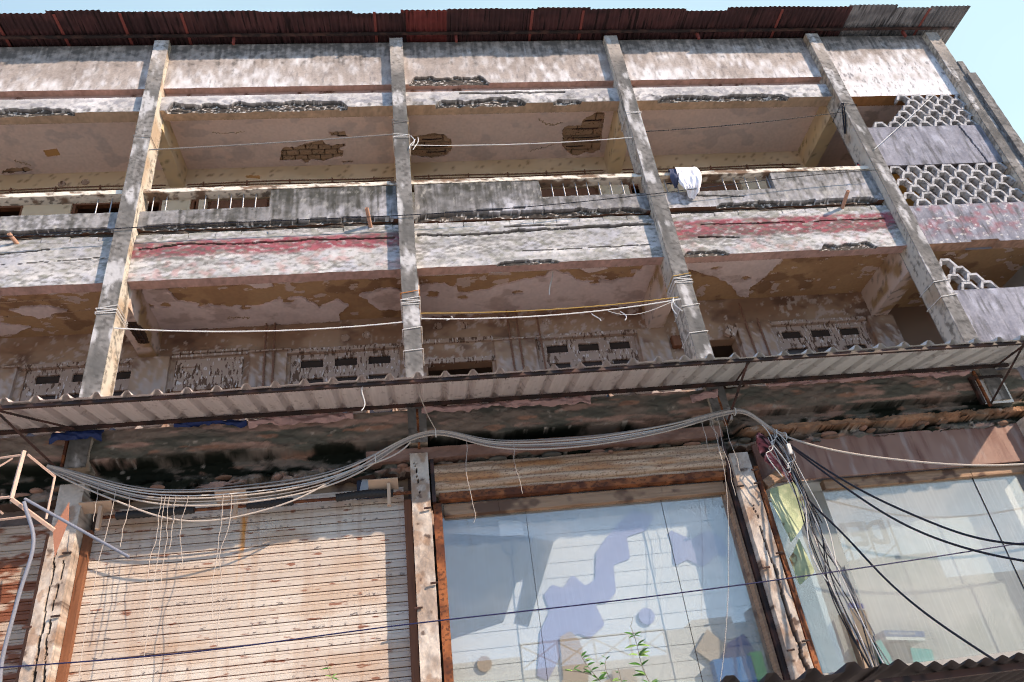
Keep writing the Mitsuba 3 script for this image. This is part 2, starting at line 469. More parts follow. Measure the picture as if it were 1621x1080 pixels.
def spall_mask(X, Z, edge, spans, seed):
    """broken strips along an edge: spans (x0, x1, height)"""
    m = np.zeros_like(X)
    for x0, x1, h in spans:
        inside = sst(x0, x0 + 0.12, X) * (1 - sst(x1 - 0.15, x1, X))
        lim = edge + h * inside * (0.45 + 1.1 * nz(X, X * 0, 5, 0, seed, 4))
        m = np.maximum(m, (Z < lim - 0.004) * (inside > 0.02))
    return m.astype(float)


def break_up(c, d, m, X, Z, seed, deep=0.06):
    """bare dark aggregate where the plaster has come off"""
    r = nz(X, Z, 34, 60, seed, 5)
    k = np.stack([r * 0.17 + 0.005, r * 0.145 + 0.005, r * 0.13 + 0.005], -1)
    k = lay(k, (0.62, 0.58, 0.56), sst(0.60, 0.66, nz(X, Z, 30, 45, seed + 2, 3)))
    c = c * (1 - m[..., None]) + k * m[..., None]
    low = nz(X, Z, 9, 22, seed + 6, 3)
    return c, d + m * (deep * 0.3 + deep * 0.9 * low)


def crack(X, Z, pts, w, seed, amp=0.03):
    """1 inside a wandering crack"""
    p = np.array(pts)
    zc = np.interp(X, p[:, 0], p[:, 1]) + (nz(X, X * 0, 6, 0, seed, 4) - 0.5) * 2 * amp
    wid = w * (0.25 + 1.5 * nz(X, X * 0, 4, 0, seed + 3, 3))
    on = (X > p[0, 0]) & (X < p[-1, 0])
    return ((np.abs(Z - zc) < wid) & on).astype(float)


def cut(c, d, m, deep=0.05):
    return lay(c, (0.13, 0.11, 0.10), m), d + deep * m


def concrete(X, Z, seed, dark, light, streak=0.35):
    """old cement: broad clouds, fine clouds, rain streaks running down, and grain"""
    big, mid = nz(X, Z, 1.1, 1.3, seed, 4), nz(X, Z, 6, 7, seed + 40, 6)
    run = nz(X, Z, 24, 1.0, seed + 41, 5)
    t = sst(0.28, 0.72, (1 - streak) * (0.5 * big + 0.5 * mid) + streak * run)
    c = lay(np.zeros(X.shape + (3,)) + dark, light, t)
    return c * (0.82 + 0.36 * nz(X, Z, 34, 34, seed + 42, 4))[..., None]


def upper_paint(white, spans, seed):
    def f(X, Z):
        c = concrete(X, Z, seed, (0.29, 0.25, 0.235), (0.44, 0.385, 0.36), 0.3)
        lime = nz(X, Z, 13, 4.5, seed + 1, 6) * 0.55 + nz(X, Z, 1.6, 2.0, seed + 8, 4) * 0.45 + (12.12 - Z) * (0.26 if not white else 0.30) + (0.09 if white else 0.0)
        c = lay(c, (0.70, 0.69, 0.72), sst(0.42, 0.74, lime) * 0.95)
        mould_shade = nz(X, Z, 26, 1.3, seed + 2, 5) * 0.5 + nz(X, Z, 12, 12, seed + 9, 6) * 0.5 + (Z - 12.55) * 0.50
        c = lay(c, (0.08, 0.075, 0.072), sst(0.40, 0.72, mould_shade) * 0.85)  # mould streaks, with the eave shadow's darkening put into the same colour
        spot = nz(X, Z, 30, 7, seed + 5, 6)
        c = lay(c, (0.13, 0.125, 0.14), sst(0.54, 0.74, spot) * (0.5 if not white else 0.8) * sst(12.6, 12.0, Z))
        d = (nz(X, Z, 5, 5, seed + 7) - 0.5) * 0.007
        m = spall_mask(X, Z, 11.85, spans, seed)
        return break_up(c, d, m, X, Z, seed + 11)
    return f


def beam_paint(spans, seed, cracks=()):
    def f(X, Z):
        c = concrete(X, Z, seed, (0.36, 0.345, 0.345), (0.66, 0.64, 0.65), 0.2)
        c = lay(c, (0.24, 0.24, 0.275), sst(0.42, 0.66, nz(X, Z, 14, 15, seed + 1, 6)) * (0.75 * sst(11.69, 11.56, Z)))
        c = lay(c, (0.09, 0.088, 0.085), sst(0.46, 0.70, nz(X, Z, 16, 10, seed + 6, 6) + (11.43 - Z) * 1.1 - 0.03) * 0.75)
        d = (nz(X, Z, 9, 9, seed + 3) - 0.5) * 0.012
        c, d = break_up(c, d, spall_mask(X, Z, 11.35, spans, seed), X, Z, seed + 4, 0.08)
        for p, w in cracks:
            c, d = cut(c, d, crack(X, Z, p, w, seed + 5, 0.02))
        return c, d
    return f


def parapet_paint(seed, pale, spans, z_edge, cracks=()):
    def f(X, Z):
        c = concrete(X, Z, seed, (0.125 + pale, 0.122 + pale, 0.12 + pale), (0.34 + pale, 0.33 + pale, 0.345 + pale), 0.35)
        lime = nz(X, Z, 12, 5, seed + 1, 6) * 0.5 + nz(X, Z, 1.5, 2.5, seed + 11, 4) * 0.5 + (9.20 - Z) * 0.28 + pale
        c = lay(c, (0.58, 0.575, 0.64), sst(0.46, 0.76, lime) * 0.85)
        run = nz(X, Z, 22, 1.2, seed + 2, 5) * 0.55 + nz(X, Z, 9, 9, seed + 14, 6) * 0.45 + (Z - 9.45) * 0.35
        c = lay(c, (0.05, 0.049, 0.042), sst(0.38, 0.68, run - pale * 0.5) * 0.88)
        g = nz(X, Z, 20, 20, seed + 6, 6)
        c = lay(c, (0.05, 0.05, 0.045), sst(0.48, 0.76, g + (nz(X, Z, 1.0, 1.0, seed + 8, 3) - 0.5) * 0.6) * 0.6)
        c = lay(c, (0.50, 0.48, 0.45), sst(0.58, 0.78, nz(X, Z, 20, 9, seed + 3, 6)) * 0.5)
        d = (nz(X, Z, 8, 8, seed + 4) - 0.5) * 0.014
        c, d = break_up(c, d, spall_mask(X, Z, z_edge, spans, seed), X, Z, seed + 7, 0.08)
        for p, w in cracks:
            c, d = cut(c, d, crack(X, Z, p, w, seed + 5, 0.015), 0.03)
        return c, d
    return f


def band_paint(seed, red, cracks, spans=(), z_edge=8.15, red_top=8.79, red_bot=8.53):
    def f(X, Z):
        c = concrete(X, Z, seed, (0.28, 0.275, 0.275), (0.56, 0.545, 0.555), 0.2)
        # lime left in level courses
        c = lay(c, (0.68, 0.66, 0.66), sst(0.42, 0.74, nz(X, Z, 1.3, 9, seed + 15, 6)) * 0.7)
        c = lay(c, (0.40, 0.41, 0.49), sst(0.44, 0.72, nz(X, Z, 5, 5, seed + 1, 6)) * 0.5)
        if red:
            w = (nz(X, Z, 5, 5, seed + 2, 6) - 0.5) * 0.16
            m = sst(red_bot - 0.03, red_bot + 0.03, Z + w) * (1 - sst(red_top - 0.03, red_top + 0.03, Z + w * 0.3))
            m = m * (1 - 0.7 * sst(0.50, 0.72, nz(X, Z, 16, 22, seed + 3, 6)))
            tone = nz(X, Z, 7, 14, seed + 4, 5)[..., None]
            c = c * (1 - m[..., None]) + m[..., None] * (np.array((0.27, 0.085, 0.105)) * (0.4 + 1.3 * tone))
            stain = sst(0.50, 0.74, nz(X, Z, 9, 8, seed + 12, 6)) * 0.5 * sst(red_bot + 0.1, red_bot - 0.1, Z)
            c = lay(c, (0.44, 0.21, 0.19), stain)
        c = lay(c, (0.11, 0.106, 0.10), sst(0.43, 0.74, nz(X, Z, 16, 30, seed + 5, 6) + (nz(X, Z, 1.0, 4.0, seed + 6, 4) - 0.5) * 0.6) * 0.75)
        c = lay(c, (0.15, 0.148, 0.135), sst(0.44, 0.78, nz(X, Z, 14, 18, seed + 7, 6) + (8.22 - Z) * 1.2 - 0.08) * 0.6)
        c = lay(c, (0.20, 0.20, 0.165), sst(0.52, 0.74, nz(X, Z, 14, 16, seed + 13, 6) + sst(8.66, 8.84, Z) * 0.10) * 0.6)
        d = (nz(X, Z, 8, 8, seed + 8) - 0.5) * 0.016
        c, d = break_up(c, d, spall_mask(X, Z, z_edge, spans, seed), X, Z, seed + 9, 0.05)
        for p, w, am in cracks:
            c, d = cut(c, d, crack(X, Z, p, w, seed + 10, am))
        return c, d
    return f


def column_fn(seed):
    def f(v):
        X, Y, Z = v[:, 0], v[:, 1], v[:, 2]
        a = meshkit.fbm(np.stack([X * 14, Y * 14, Z * 0.9], 1), 5, seed)
        b = meshkit.fbm(v * 2.2, 5, seed + 1)
        g = meshkit.fbm(v * 22, 5, seed + 2)
        c = lay(np.zeros(v.shape) + (0.115, 0.113, 0.112), (0.31, 0.295, 0.29), sst(0.30, 0.72, b * 0.5 + a * 0.5))
        c = lay(c, (0.105, 0.10, 0.098), sst(0.42, 0.68, a * 0.6 + g * 0.4) * 0.8)
        top = sst(11.8, 12.4, Z + 0.8 * (b - 0.5))
        c = lay(c, (0.42, 0.375, 0.345), top * 0.75)
        c = lay(c, (0.62, 0.61, 0.63), sst(0.56, 0.70, meshkit.fbm(np.stack([X * 9, Y * 9, Z * 2.2], 1), 6, seed + 5)) * 0.7)
        c = lay(c, (0.055, 0.053, 0.05), sst(0.52, 0.74, g * 0.7 + b * 0.3) * 0.7)
        c = c * (0.82 + 0.36 * meshkit.fbm(v * 55, 3, seed + 6))[:, None]
        side = (Y > 0.012) & (Y < 0.33)
        s = lay(np.zeros(v.shape) + (0.58, 0.53, 0.46), (0.45, 0.35, 0.26), sst(0.48, 0.70, b))
        s = lay(s, (0.10, 0.085, 0.07), sst(0.48, 0.64, a * 0.5 + g * 0.5) * 0.75)
        return np.where(side[:, None], s, c)
    return f


# ================================================================ the setting
add('ground', bx(-400, 400, -400, 400, -0.3, -0.02), 'street_mat', kind='structure', label='bare dusty ground under everything', cat='ground')
add('street', bx(-60, 60, -18, -0.3, -0.3, 0.0), 'street_mat', kind='structure', label='pale concrete street in front of the building', cat='street')

# ================================================================ the building
labels[B] = {'label': 'decaying three storey concrete apartment block with peeling balconies above shuttered shops', 'category': 'building'}
_count[B] = 0
COL = [(-7.4, -7.16), (-3.79, -3.57), (-0.14, 0.07), (3.44, 3.66), (7.03, 7.25)]
BAYS = [(-7.16, -3.79), (-3.57, -0.14), (0.07, 3.44), (3.66, 7.03)]

# columns
for i, (a, b) in enumerate(COL):
    m = wob(bx(a, b, 0.0, 0.34, 5.55, 12.86), 0.022, 0.0028, 10 + i, 7)
    colored(B + '__column', m, column_fn(20 + 3 * i))
m = wob(bx(9.27, 9.5, 0.0, 0.34, 5.55, 12.86), 0.022, 0.004, 77, 7)
colored(B + '__column', m, column_fn(50))
m = wob(bx(9.5, 9.66, -0.05, 0.6, 5.55, 11.68), 0.04, 0.008, 78, 7)
colored(B + '__buttress', m, column_fn(54))
m = wob(bx(9.5, 9.60, -0.02, 0.6, 11.68, 12.02), 0.03, 0.012, 79, 9)
colored(B + '__buttress', m, column_fn(57))

# upper walls under the eave, ring beams
UP_SP = [[], [], [(0.12, 1.42, 0.17)], [], []]
BM_SP = [[(-7.1, -4.75, 0.10)], [(-3.5, -0.8, 0.15)], [(0.5, 1.95, 0.12), (2.35, 2.85, 0.06)], [(4.05, 6.3, 0.09)]]
for i, (a, b) in enumerate(BAYS):
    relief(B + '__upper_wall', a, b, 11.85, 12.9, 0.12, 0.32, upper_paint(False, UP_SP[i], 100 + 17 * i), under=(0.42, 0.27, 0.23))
    cr = [([(0.9, 11.61), (2.6, 11.59)], 0.018)] if i == 2 else ([([(4.0, 11.46), (5.0, 11.40)], 0.004)] if i == 3 else [])
    relief(B + '__ring_beam', a, b, 11.35, 11.66, 0.12, 0.32, beam_paint(BM_SP[i], 200 + 13 * i, cr), under=(0.46, 0.33, 0.24))

    def rec(X, Z):
        return lay(np.zeros(X.shape + (3,)) + (0.42, 0.28, 0.24), (0.14, 0.07, 0.05), sst(0.55, 0.68, nz(X, Z, 9, 3, 61))), (nz(X, Z, 5, 5, 62) - 0.5) * 0.01
    relief(B + '__recess_wall', a, b, 11.58, 11.93, 0.225, 0.315, rec, step=0.03)
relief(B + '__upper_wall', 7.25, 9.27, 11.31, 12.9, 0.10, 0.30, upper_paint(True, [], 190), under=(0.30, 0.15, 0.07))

# floor slabs, ceilings with plaster fallen off
CE = {  # outlines of fallen plaster on the upper ceiling (x, y)
    0: [[(-6.42, 1.47), (-6.24, 1.36), (-5.96, 1.35), (-5.89, 1.42), (-6.02, 1.47), (-6.14, 1.46), (-6.26, 1.49)]],
    1: [[(-1.97, 1.1), (-1.86, 1.07), (-1.78, 1.09), (-1.61, 1.02), (-1.32, 0.95), (-1.26, 1.04), (-1.15, 1.07), (-1.09, 1.04), (-0.94, 1.04), (-0.94, 1.1), (-1.06, 1.16), (-0.99, 1.2), (-1.03, 1.33), (-1.16, 1.35), (-1.34, 1.42), (-1.53, 1.38), (-1.64, 1.46), (-1.70, 1.38), (-2.06, 1.38)],
        [(-1.18, 0.79), (-0.93, 0.78), (-0.92, 0.87), (-0.87, 0.91), (-1.17, 0.88)], [(-1.07, 1.43), (-0.86, 1.42), (-0.84, 1.46), (-1.02, 1.475)]],
    2: [[(0.13, 0.93), (0.49, 0.86), (0.66, 0.9), (0.79, 1.02), (0.79, 1.23), (0.7, 1.37), (0.45, 1.43), (0.1, 1.34)],
        [(2.63, 0.88), (2.68, 0.79), (2.94, 0.77), (2.96, 0.66), (3.18, 0.49), (3.31, 0.5), (3.34, 0.99), (3.37, 1.37), (3.19, 1.44), (3.13, 1.39), (3.01, 1.47), (2.9, 1.47), (2.68, 1.25)]],
    3: []}
for i, (a, b) in enumerate(BAYS):
    a2, b2 = a - 0.12, b + 0.12
    full = sbox(a2, 0.30, b2, BACK + 0.01)
    holes = [rag(Polygon(h), 0.022, 0.015, 5 + i + 3 * k, 26) for k, h in enumerate(CE[i])]
    plate = full.difference(unary_union(holes)) if holes else full
    key = add(B + '__ceiling', ext_xy(plate, CEIL_UP, CEIL_UP + 0.03), 'ceiling_plaster')
    for k, h in enumerate(holes):
        g = h.buffer(0.06)
        x0, y0, x1, y1 = g.bounds
        brk = i in (0, 1)
        L, Wd = (0.205, 0.105) if brk else (0.62, 0.155)
        row = 0
        yy = y0 - 0.02
        while yy < y1:
            xx = x0 - 0.3 + (row % 2) * L * 0.5 + rng.uniform(-0.02, 0.02)
            while xx < x1:
                pc = sbox(xx, yy, xx + L - 0.012, yy + Wd - 0.014).intersection(g)
                if pc.area > 0.0006 and pc.intersection(h).area > 0.0006 and pc.geom_type == 'Polygon':
                    mb = ext_xy(pc.buffer(-0.004), CEIL_UP + 0.022 + rng.uniform(0, 0.014), CEIL_UP + 0.09)
                    add(key + '__brick' if brk else key + '__clay_block', mb, 'brick')
                xx += L
            yy += Wd
            row += 1
    add(B + '__floor_slab', bx(a2 - 0.1, b2 + 0.1, 0.325, 6.0, CEIL_UP + 0.10, CEIL_UP + 0.24), 'room')

for k, (x0, x1, y) in enumerate(((0.30, 0.62, 1.0), (0.28, 0.72, 1.16), (0.36, 0.7, 1.28), (2.8, 3.25, 0.86), (2.74, 3.3, 1.05), (2.75, 3.05, 1.24), (3.0, 3.28, 0.68))):
    add(B + '__bare_rod', tube(curve([(x0, y, CEIL_UP + 0.008), ((x0 + x1) / 2, y + 0.01, CEIL_UP + 0.014), (x1, y, CEIL_UP + 0.016)], 10), 0.009, 6), 'iron')
add(B + '__ceiling_patch', ext_xy(Polygon([(-5.58, 1.01), (-5.37, 0.98), (-5.37, 1.11), (-5.58, 1.14)]), CEIL_UP - 0.006, CEIL_UP + 0.002), 'tan_patch')
add(B + '__wall_patch', ext_xz(rag(Polygon([(-2.62, 11.36), (-2.40, 11.36), (-2.38, 11.29), (-2.58, 11.30)]), 0.02, 0.02, 8, 20), BACK - 0.008, BACK + 0.004), 'tan_patch')


def ceiling_crack(pts, w, zc, seed):
    p = curve(pts, 40)
    p[:, :2] += (np.stack([meshkit.fbm(np.c_[np.arange(40) * 0.5, np.zeros(40), np.zeros(40)], 3, seed + q) for q in (0, 1)], 1) - 0.5) * 0.07
    return ext_xy(LineString(p[:, :2]).buffer(w, cap_style=2), zc - 0.0025, zc + 0.002)


for pts, w, zc in (([(-3.0, 0.72, 0), (-2.75, 0.75, 0), (-2.5, 0.73, 0)], 0.004, CEIL_UP), ([(2.2, 0.62, 0), (2.4, 0.74, 0), (2.62, 0.70, 0)], 0.007, CEIL_UP), ([(2.1, 1.32, 0), (2.4, 1.22, 0), (2.68, 1.12, 0)], 0.004, CEIL_UP), ([(-6.1, 1.2, 0), (-5.9, 1.3, 0)], 0.004, CEIL_UP),
                   ([(-7, 0.62, 0), (-5.8, 0.68, 0), (-4.5, 0.66, 0)], 0.010, CEIL_LO - 0.001), ([(-6, 0.95, 0), (-5.2, 1.0, 0), (-4.2, 0.92, 0)], 0.006, CEIL_LO - 0.001), ([(-2.6, 1.25, 0), (-2.3, 1.28, 0)], 0.005, CEIL_LO - 0.029)):
    add(B + '__ceiling_crack', ceiling_crack(pts, w, zc, int(abs(pts[0][0]) * 10)), 'brick')

PALE = {  # outlines of the pale plaster still hanging on the lower ceilings
    1: [[(-3.49, 0.5), (-3.24, 0.56), (-3.18, 0.82), (-3.02, 0.86), (-2.67, 1.0), (-2.36, 1.02), (-2.18, 1.01), (-1.87, 0.92), (-1.62, 0.86), (-1.48, 0.88), (-1.33, 1.12), (-1.08, 0.97), (-0.9, 1.09), (-1.06, 1.30), (-1.1, 1.49), (-3.6, 1.49), (-3.65, 0.8)],
        [(-0.75, 0.9), (-0.3, 0.75), (-0.1, 0.85), (-0.1, 1.3), (-0.5, 1.25)], [(-2.2, 0.5), (-1.9, 0.46), (-1.85, 0.6), (-2.1, 0.62)]],
    2: [[(0.02, 0.75), (0.32, 0.72), (0.62, 0.80), (0.66, 0.97), (0.89, 0.95), (1.25, 0.83), (1.52, 0.73), (1.85, 0.66), (1.95, 0.52), (2.21, 0.66), (2.41, 0.82), (2.82, 0.85), (3.16, 0.8), (3.3, 0.5), (3.5, 0.5), (3.5, 1.49), (0.0, 1.49)],
        [(2.3, 0.45), (2.6, 0.40), (2.75, 0.55), (2.5, 0.62)]],
    3: [[(3.6, 0.4), (3.98, 0.42), (4.42, 0.38), (5.40, 0.40), (5.24, 0.88), (5.12, 1.18), (5.13, 1.42), (4.97, 1.39), (4.79, 1.11), (4.42, 0.85), (4.09, 0.71), (3.7, 0.62)]],
    0: [[(-6.2, 1.2), (-5.6, 1.1), (-5.2, 1.25), (-5.5, 1.40), (-6.1, 1.42)], [(-5.3, 0.85), (-4.9, 0.75), (-4.6, 0.9), (-5.0, 1.05)]]}


for i, (a, b) in enumerate(BAYS):
    key = add(B + '__lower_ceiling', ext_xy(sbox(a - 0.12, 0.28, b + 0.12, BACK + 0.01), CEIL_LO, CEIL_LO + 0.03), 'ceiling_brown')
    ps = [rag(Polygon(h), 0.045, 0.015, 40 + i * 5 + k, 9) for k, h in enumerate(PALE[i])]
    big = unary_union(ps)
    bites = unary_union([rag(Polygon(np.array(big.representative_point().coords[0]) + np.array([rng.uniform(-1.5, 1.5), rng.uniform(-0.35, 0.1)]) + np.array([(0.09 * math.cos(t), 0.05 * math.sin(t)) for t in np.linspace(0, 6.28, 12)])), 0.03, 0.015, 70 + k, 20) for k in range(7)])
    pale = big.difference(bites)
    add(key + '__hanging_plaster', ext_xy(pale, CEIL_LO - 0.028, CEIL_LO + 0.005), 'pale_plaster')
    add(B + '__floor_slab', bx(a - 0.2, b + 0.2, 0.325, 6.0, CEIL_LO + 0.05, CEIL_LO + 0.36), 'room')


# cross beams running back from the columns
def cross_fn(base, brown, seed):
    def f(v):
        b = meshkit.fbm(v * 4, 4, seed)
        g = meshkit.fbm(v * 30, 3, seed + 1)
        c = lay(np.zeros(v.shape) + base, brown, sst(0.48, 0.60, b))
        return lay(c, np.array(base) * 0.25, sst(0.63, 0.70, g) * 0.7)
    return f


for i, (a, b) in enumerate(COL):
    a1, b1 = a + 0.01, b + 0.02
    m = wob(bx(a1, b1, 0.30, BACK + 0.02, 11.15, 11.56), 0.06, 0.006, 500 + i, 5)
    colored(B + '__cross_beam', m, cross_fn((0.68, 0.52, 0.33), (0.62, 0.48, 0.33), 510 + i))
    m = wob(bx(a1, b1, 0.30, BACK + 0.02, 7.86, 8.36), 0.05, 0.012, 520 + i, 5)
    key = colored(B + '__cross_beam', m, cross_fn((0.60, 0.48, 0.43), (0.38, 0.25, 0.145), 530 + i))
    if i == 1:   # concrete fallen off the underside, reinforcement bare
        for k in range(2):
            add(key + '__bar', tube([(-3.64 + 0.06 * k, 0.62, 7.842), (-3.64 + 0.06 * k, 1.06, 7.842)], 0.008), 'iron')
        for k in range(4):
            add(key + '__stirrup', tube([(-3.66, 0.68 + 0.1 * k, 7.846), (-3.56, 0.68 + 0.1 * k, 7.846)], 0.007), 'iron')
        colored(key + '__spalled_patch', ext_xy(rag(Polygon([(-3.70, 0.60), (-3.56, 0.58), (-3.53, 0.9), (-3.55, 1.1), (-3.68, 1.08)]), 0.02, 0.02, 3, 20), 7.848, 7.875), lambda v: np.zeros(v.shape) + (0.06, 0.04, 0.03))

# balconies: parapets, rails with bars, brick course, floor band
HI = {0: None, 1: (-1.88, -0.14), 2: (0.07, 1.9), 3: (5.42, 7.03)}
PSP = {0: [(-7.1, -3.85, 0.05)], 1: [(-3.55, -0.2, 0.06)], 2: [(0.07, 3.4, 0.09)], 3: [(4.4, 6.95, 0.06)]}
PCR = {0: [], 1: [], 2: [([(0.5, 9.09), (1.7, 9.16)], 0.008)], 3: [([(4.0, 9.27), (4.9, 9.20)], 0.010)]}
BARS = {0: [-4.176, -3.995], 1: [-3.451, -3.276, -2.764, -2.59, -2.42, -2.255, -2.087], 2: [1.92, 2.095, 2.27, 2.45, 2.62, 2.80, 2.97, 3.15, 3.32], 3: [3.80, 3.97, 4.70, 4.876, 5.05, 5.225, 5.40]}
CRS = {0: [], 1: [], 2: [([(0.1, 8.72), (0.9, 8.70), (1.6, 8.73), (3.4, 8.76)], 0.022, 0.03), ([(1.3, 8.82), (2.2, 8.80)], 0.012, 0.01), ([(1.5, 8.36), (3.3, 8.38)], 0.005, 0.02)],
       3: [([(4.1, 8.70), (5.2, 8.69), (6.9, 8.66)], 0.008, 0.02), ([(4.0, 8.48), (4.6, 8.44)], 0.012, 0.01)]}
CRS[1] = [([(-3.5, 8.68), (-2.9, 8.74), (-2.2, 8.70), (-1.3, 8.72), (-0.2, 8.70)], 0.012, 0.03)]
CRS[0] = [([(-7.1, 8.66), (-5.4, 8.66), (-4.6, 8.74)], 0.008, 0.03), ([(-5.5, 8.5), (-3.9, 8.56)], 0.004, 0.02)]
for i, (a, b) in enumerate(BAYS):
    z0 = 9.03 if i != 2 else 9.00
    lowtop = (lambda xs, i=i: np.where((xs > HI[i][0] + 0.03 * (i == 2)) & (xs < HI[i][1]), 0.325, 0.0)) if HI[i] else None

    def chip(xs, i=i):
        return 0.02 * (nz(xs, xs, 3, 0, 77 + i, 4) - 0.5)
    relief(B + '__balcony_parapet', a, b, z0, 9.335, 0.12, 0.30, parapet_paint(600 + 11 * i, [0.03, -0.01, -0.015, 0.05][i], PSP[i], z0, PCR[i]), top=lowtop, bottom=chip, under=(0.13, 0.07, 0.05), ragt=0.01)
    par = f'{B}__balcony_parapet' + (f'_{i:03d}' if i else '')
    # rail: an old plastered beam, white worn top
    m = wob(bx(a, b, 0.11, 0.27, 9.665, 9.735), 0.025, 0.009, 640 + i, 8)

    def rail_col(v, i=i):
        g = meshkit.fbm(v * [5, 5, 14], 4, 650 + i)
        c = lay(np.zeros(v.shape) + (0.72, 0.66, 0.58), (0.22, 0.15, 0.11), sst(0.50, 0.60, g))
        return lay(c, (0.10, 0.075, 0.06), sst(0.60, 0.68, meshkit.fbm(v * [20, 20, 30], 3, 660 + i)) * 0.8)
    colored(B + '__handrail', m, rail_col)
    for x in BARS[i]:
        if not (HI[i] and HI[i][0] < x < HI[i][1] and i != 2):
            add(B + '__railing_bar', tube([(x, 0.2, 9.32), (x, 0.2, 9.68)], 0.0095, 8), 'steel', smooth=True)
    # dark break under the parapet
    def gap_paint(X, Z, i=i):
        r = nz(X, Z, 30, 60, 670 + i, 5)
        return np.stack([r * 0.16, r * 0.13, r * 0.11], -1) + 0.008, (nz(X, Z, 7, 20, 680 + i, 3) - 0.5) * 0.10
    relief(B + '__broken_ledge', a, b, 8.94, 9.06, 0.21, 0.31, gap_paint, ragb=0.015)
    # course of bricks on edge
    x, k = a, 0
    cap = relief(B + '__brick_course', a, b, 8.845, 8.95, 0.19, 0.31, band_paint(700 + i, False, []), step=0.03)
    while x < b - 0.05:
        L = min(0.34 + rng.uniform(-0.02, 0.02), b - x)
        relief(cap + '__brick', x + 0.004, x + L - 0.005, 8.85, 8.935 + rng.uniform(-0.01, 0.012), 0.145 + rng.uniform(-0.008, 0.012), 0.19, band_paint(710 + 3 * i, False, []), step=0.014)
        x += L
    relief(B + '__floor_band', a, b, 8.15, 8.845, 0.13, 0.30, band_paint(740 + 19 * i, i in (1, 3), CRS[i], {2: [(1.1, 2.0, 0.05)], 3: [(3.7, 4.4, 0.07), (5.7, 6.6, 0.09)]}.get(i, []), red_bot={1: 8.53, 3: 8.46}.get(i, 8.5)), under=(0.44, 0.29, 0.26), ragb=0.006)
# drain spouts through the band
for (x, z, dx, dz, L) in ((-0.519, 8.93, -0.03, 0.10, 0.25), (6.327, 8.92, 0.0, 0.08, 0.27), (-5.03, 8.88, -0.05, 0.05, 0.13)):
    m = trimesh.creation.annulus(r_min=0.019, r_max=0.026, height=0.5, sections=20)
    d = np.array([dx, -L, dz])
    d = d / np.linalg.norm(d)
    m.apply_translation((0, 0, 0.25))
    m.apply_transform(trimesh.geometry.align_vectors([0, 0, 1], d))
    s = np.linalg.norm([dx, L, dz])
    m.apply_translation(np.array([x, 0.14, z]) + d * (s - 0.5))
    add(B + '__drain_spout', m, 'clay_pipe', smooth=30)

# ---------------------------------------------------------------- back walls of the verandas
OPEN_UP = [(-7.0, -5.93), (-5.22, -3.86), (-3.43, -3.30), (-3.2, -2.2), (0.4, 1.4), (1.98, 3.25), (3.75, 4.05), (4.95, 5.75)]


def back_fn(v):
    b = meshkit.fbm(v * [1.5, 1, 2], 4, 800)
    g = meshkit.fbm(v * 25, 3, 801)
    c = lay(np.zeros(v.shape) + (0.66, 0.51, 0.35), (0.72, 0.58, 0.43), sst(0.4, 0.6, b))
    return lay(c, (0.20, 0.11, 0.06), sst(0.64, 0.72, g) * 0.7)


def grid_wall(name, x0, x1, z0, z1, y, thick, holes, fn, step, amp):
    """a wall of small faces with rectangular openings (x0, x1, z0, z1)"""
    def lines(a, b, cuts):
        g = np.unique(np.round(np.concatenate([np.arange(a, b, step), [a, b], [c for c in cuts if a < c < b]]), 4))
        keep = [True] + [g[i] - g[i - 1] > step * 0.3 or g[i] in np.round(cuts, 4) for i in range(1, len(g))]
        return g[keep]
    xs = lines(x0, x1, [c for h in holes for c in h[:2]])
    zs = lines(z0, z1, [c for h in holes for c in h[2:]])
    X, Z = np.meshgrid(xs, zs, indexing='ij')
    Y = y + (meshkit.fbm(np.stack([X * 12, Z * 0, Z * 12], -1), 3, 815) - 0.5) * amp
    cx, cz = (xs[1:] + xs[:-1]) / 2, (zs[1:] + zs[:-1]) / 2
    ok = np.ones((len(cx), len(cz)), bool)
    for h in holes:
        ok &= ~(((cx > h[0]) & (cx < h[1]))[:, None] & ((cz > h[2]) & (cz < h[3]))[None])
    i, j = np.nonzero(ok)
    W = len(zs)
    q = np.stack([i * W + j, (i + 1) * W + j, (i + 1) * W + j + 1, i * W + j + 1], -1)
    v = np.stack([X, Y, Z], -1).reshape(-1, 3)
    m = cat_([trimesh.Trimesh(v, np.vstack([q[:, [0, 1, 2]], q[:, [0, 2, 3]]]), process=False)]
             + [bx(h[0] - 0.02, h[0], y + 0.005, y + thick, h[2], h[3]) for h in holes] + [bx(h[1], h[1] + 0.02, y + 0.005, y + thick, h[2], h[3]) for h in holes]
             + [bx(h[0], h[1], y + 0.005, y + thick, h[3], h[3] + 0.02) for h in holes])
    return colored(name, m, fn)


grid_wall(B + '__back_wall', -8, 7.25, 8.65, 11.6, BACK, 0.18, [(a, b, 8.7, 10.92) for a, b in OPEN_UP], back_fn, 0.05, 0.006)
for j, (a, b) in enumerate(OPEN_UP):
    if (a, b) in ((1.98, 3.25), (4.95, 5.75), (-3.2, -2.2)):
        key = numbered(B + '__door_shutter')
        n = 7
        scene[key] = ply(cat_([bx(a, b, BACK + 0.12, BACK + 0.15, 8.7, 10.92)]), 'brown_wood')
        for k in range(26):
            z = 8.78 + k * 0.082
            add(key + '__louvre', rot(bx(a + 0.06, b - 0.06, BACK + 0.09, BACK + 0.10, z, z + 0.075), [1, 0, 0], 20, (0, BACK + 0.095, z + 0.037)), 'brown_wood')
    else:
        add(B + '__door_frame', cat_([bx(a, a + 0.05, BACK + 0.03, BACK + 0.12, 8.7, 10.92), bx(b - 0.05, b, BACK + 0.03, BACK + 0.12, 8.7, 10.92), bx(a + 0.05, b - 0.05, BACK + 0.03, BACK + 0.12, 10.86, 10.92)]), 'brown_wood')
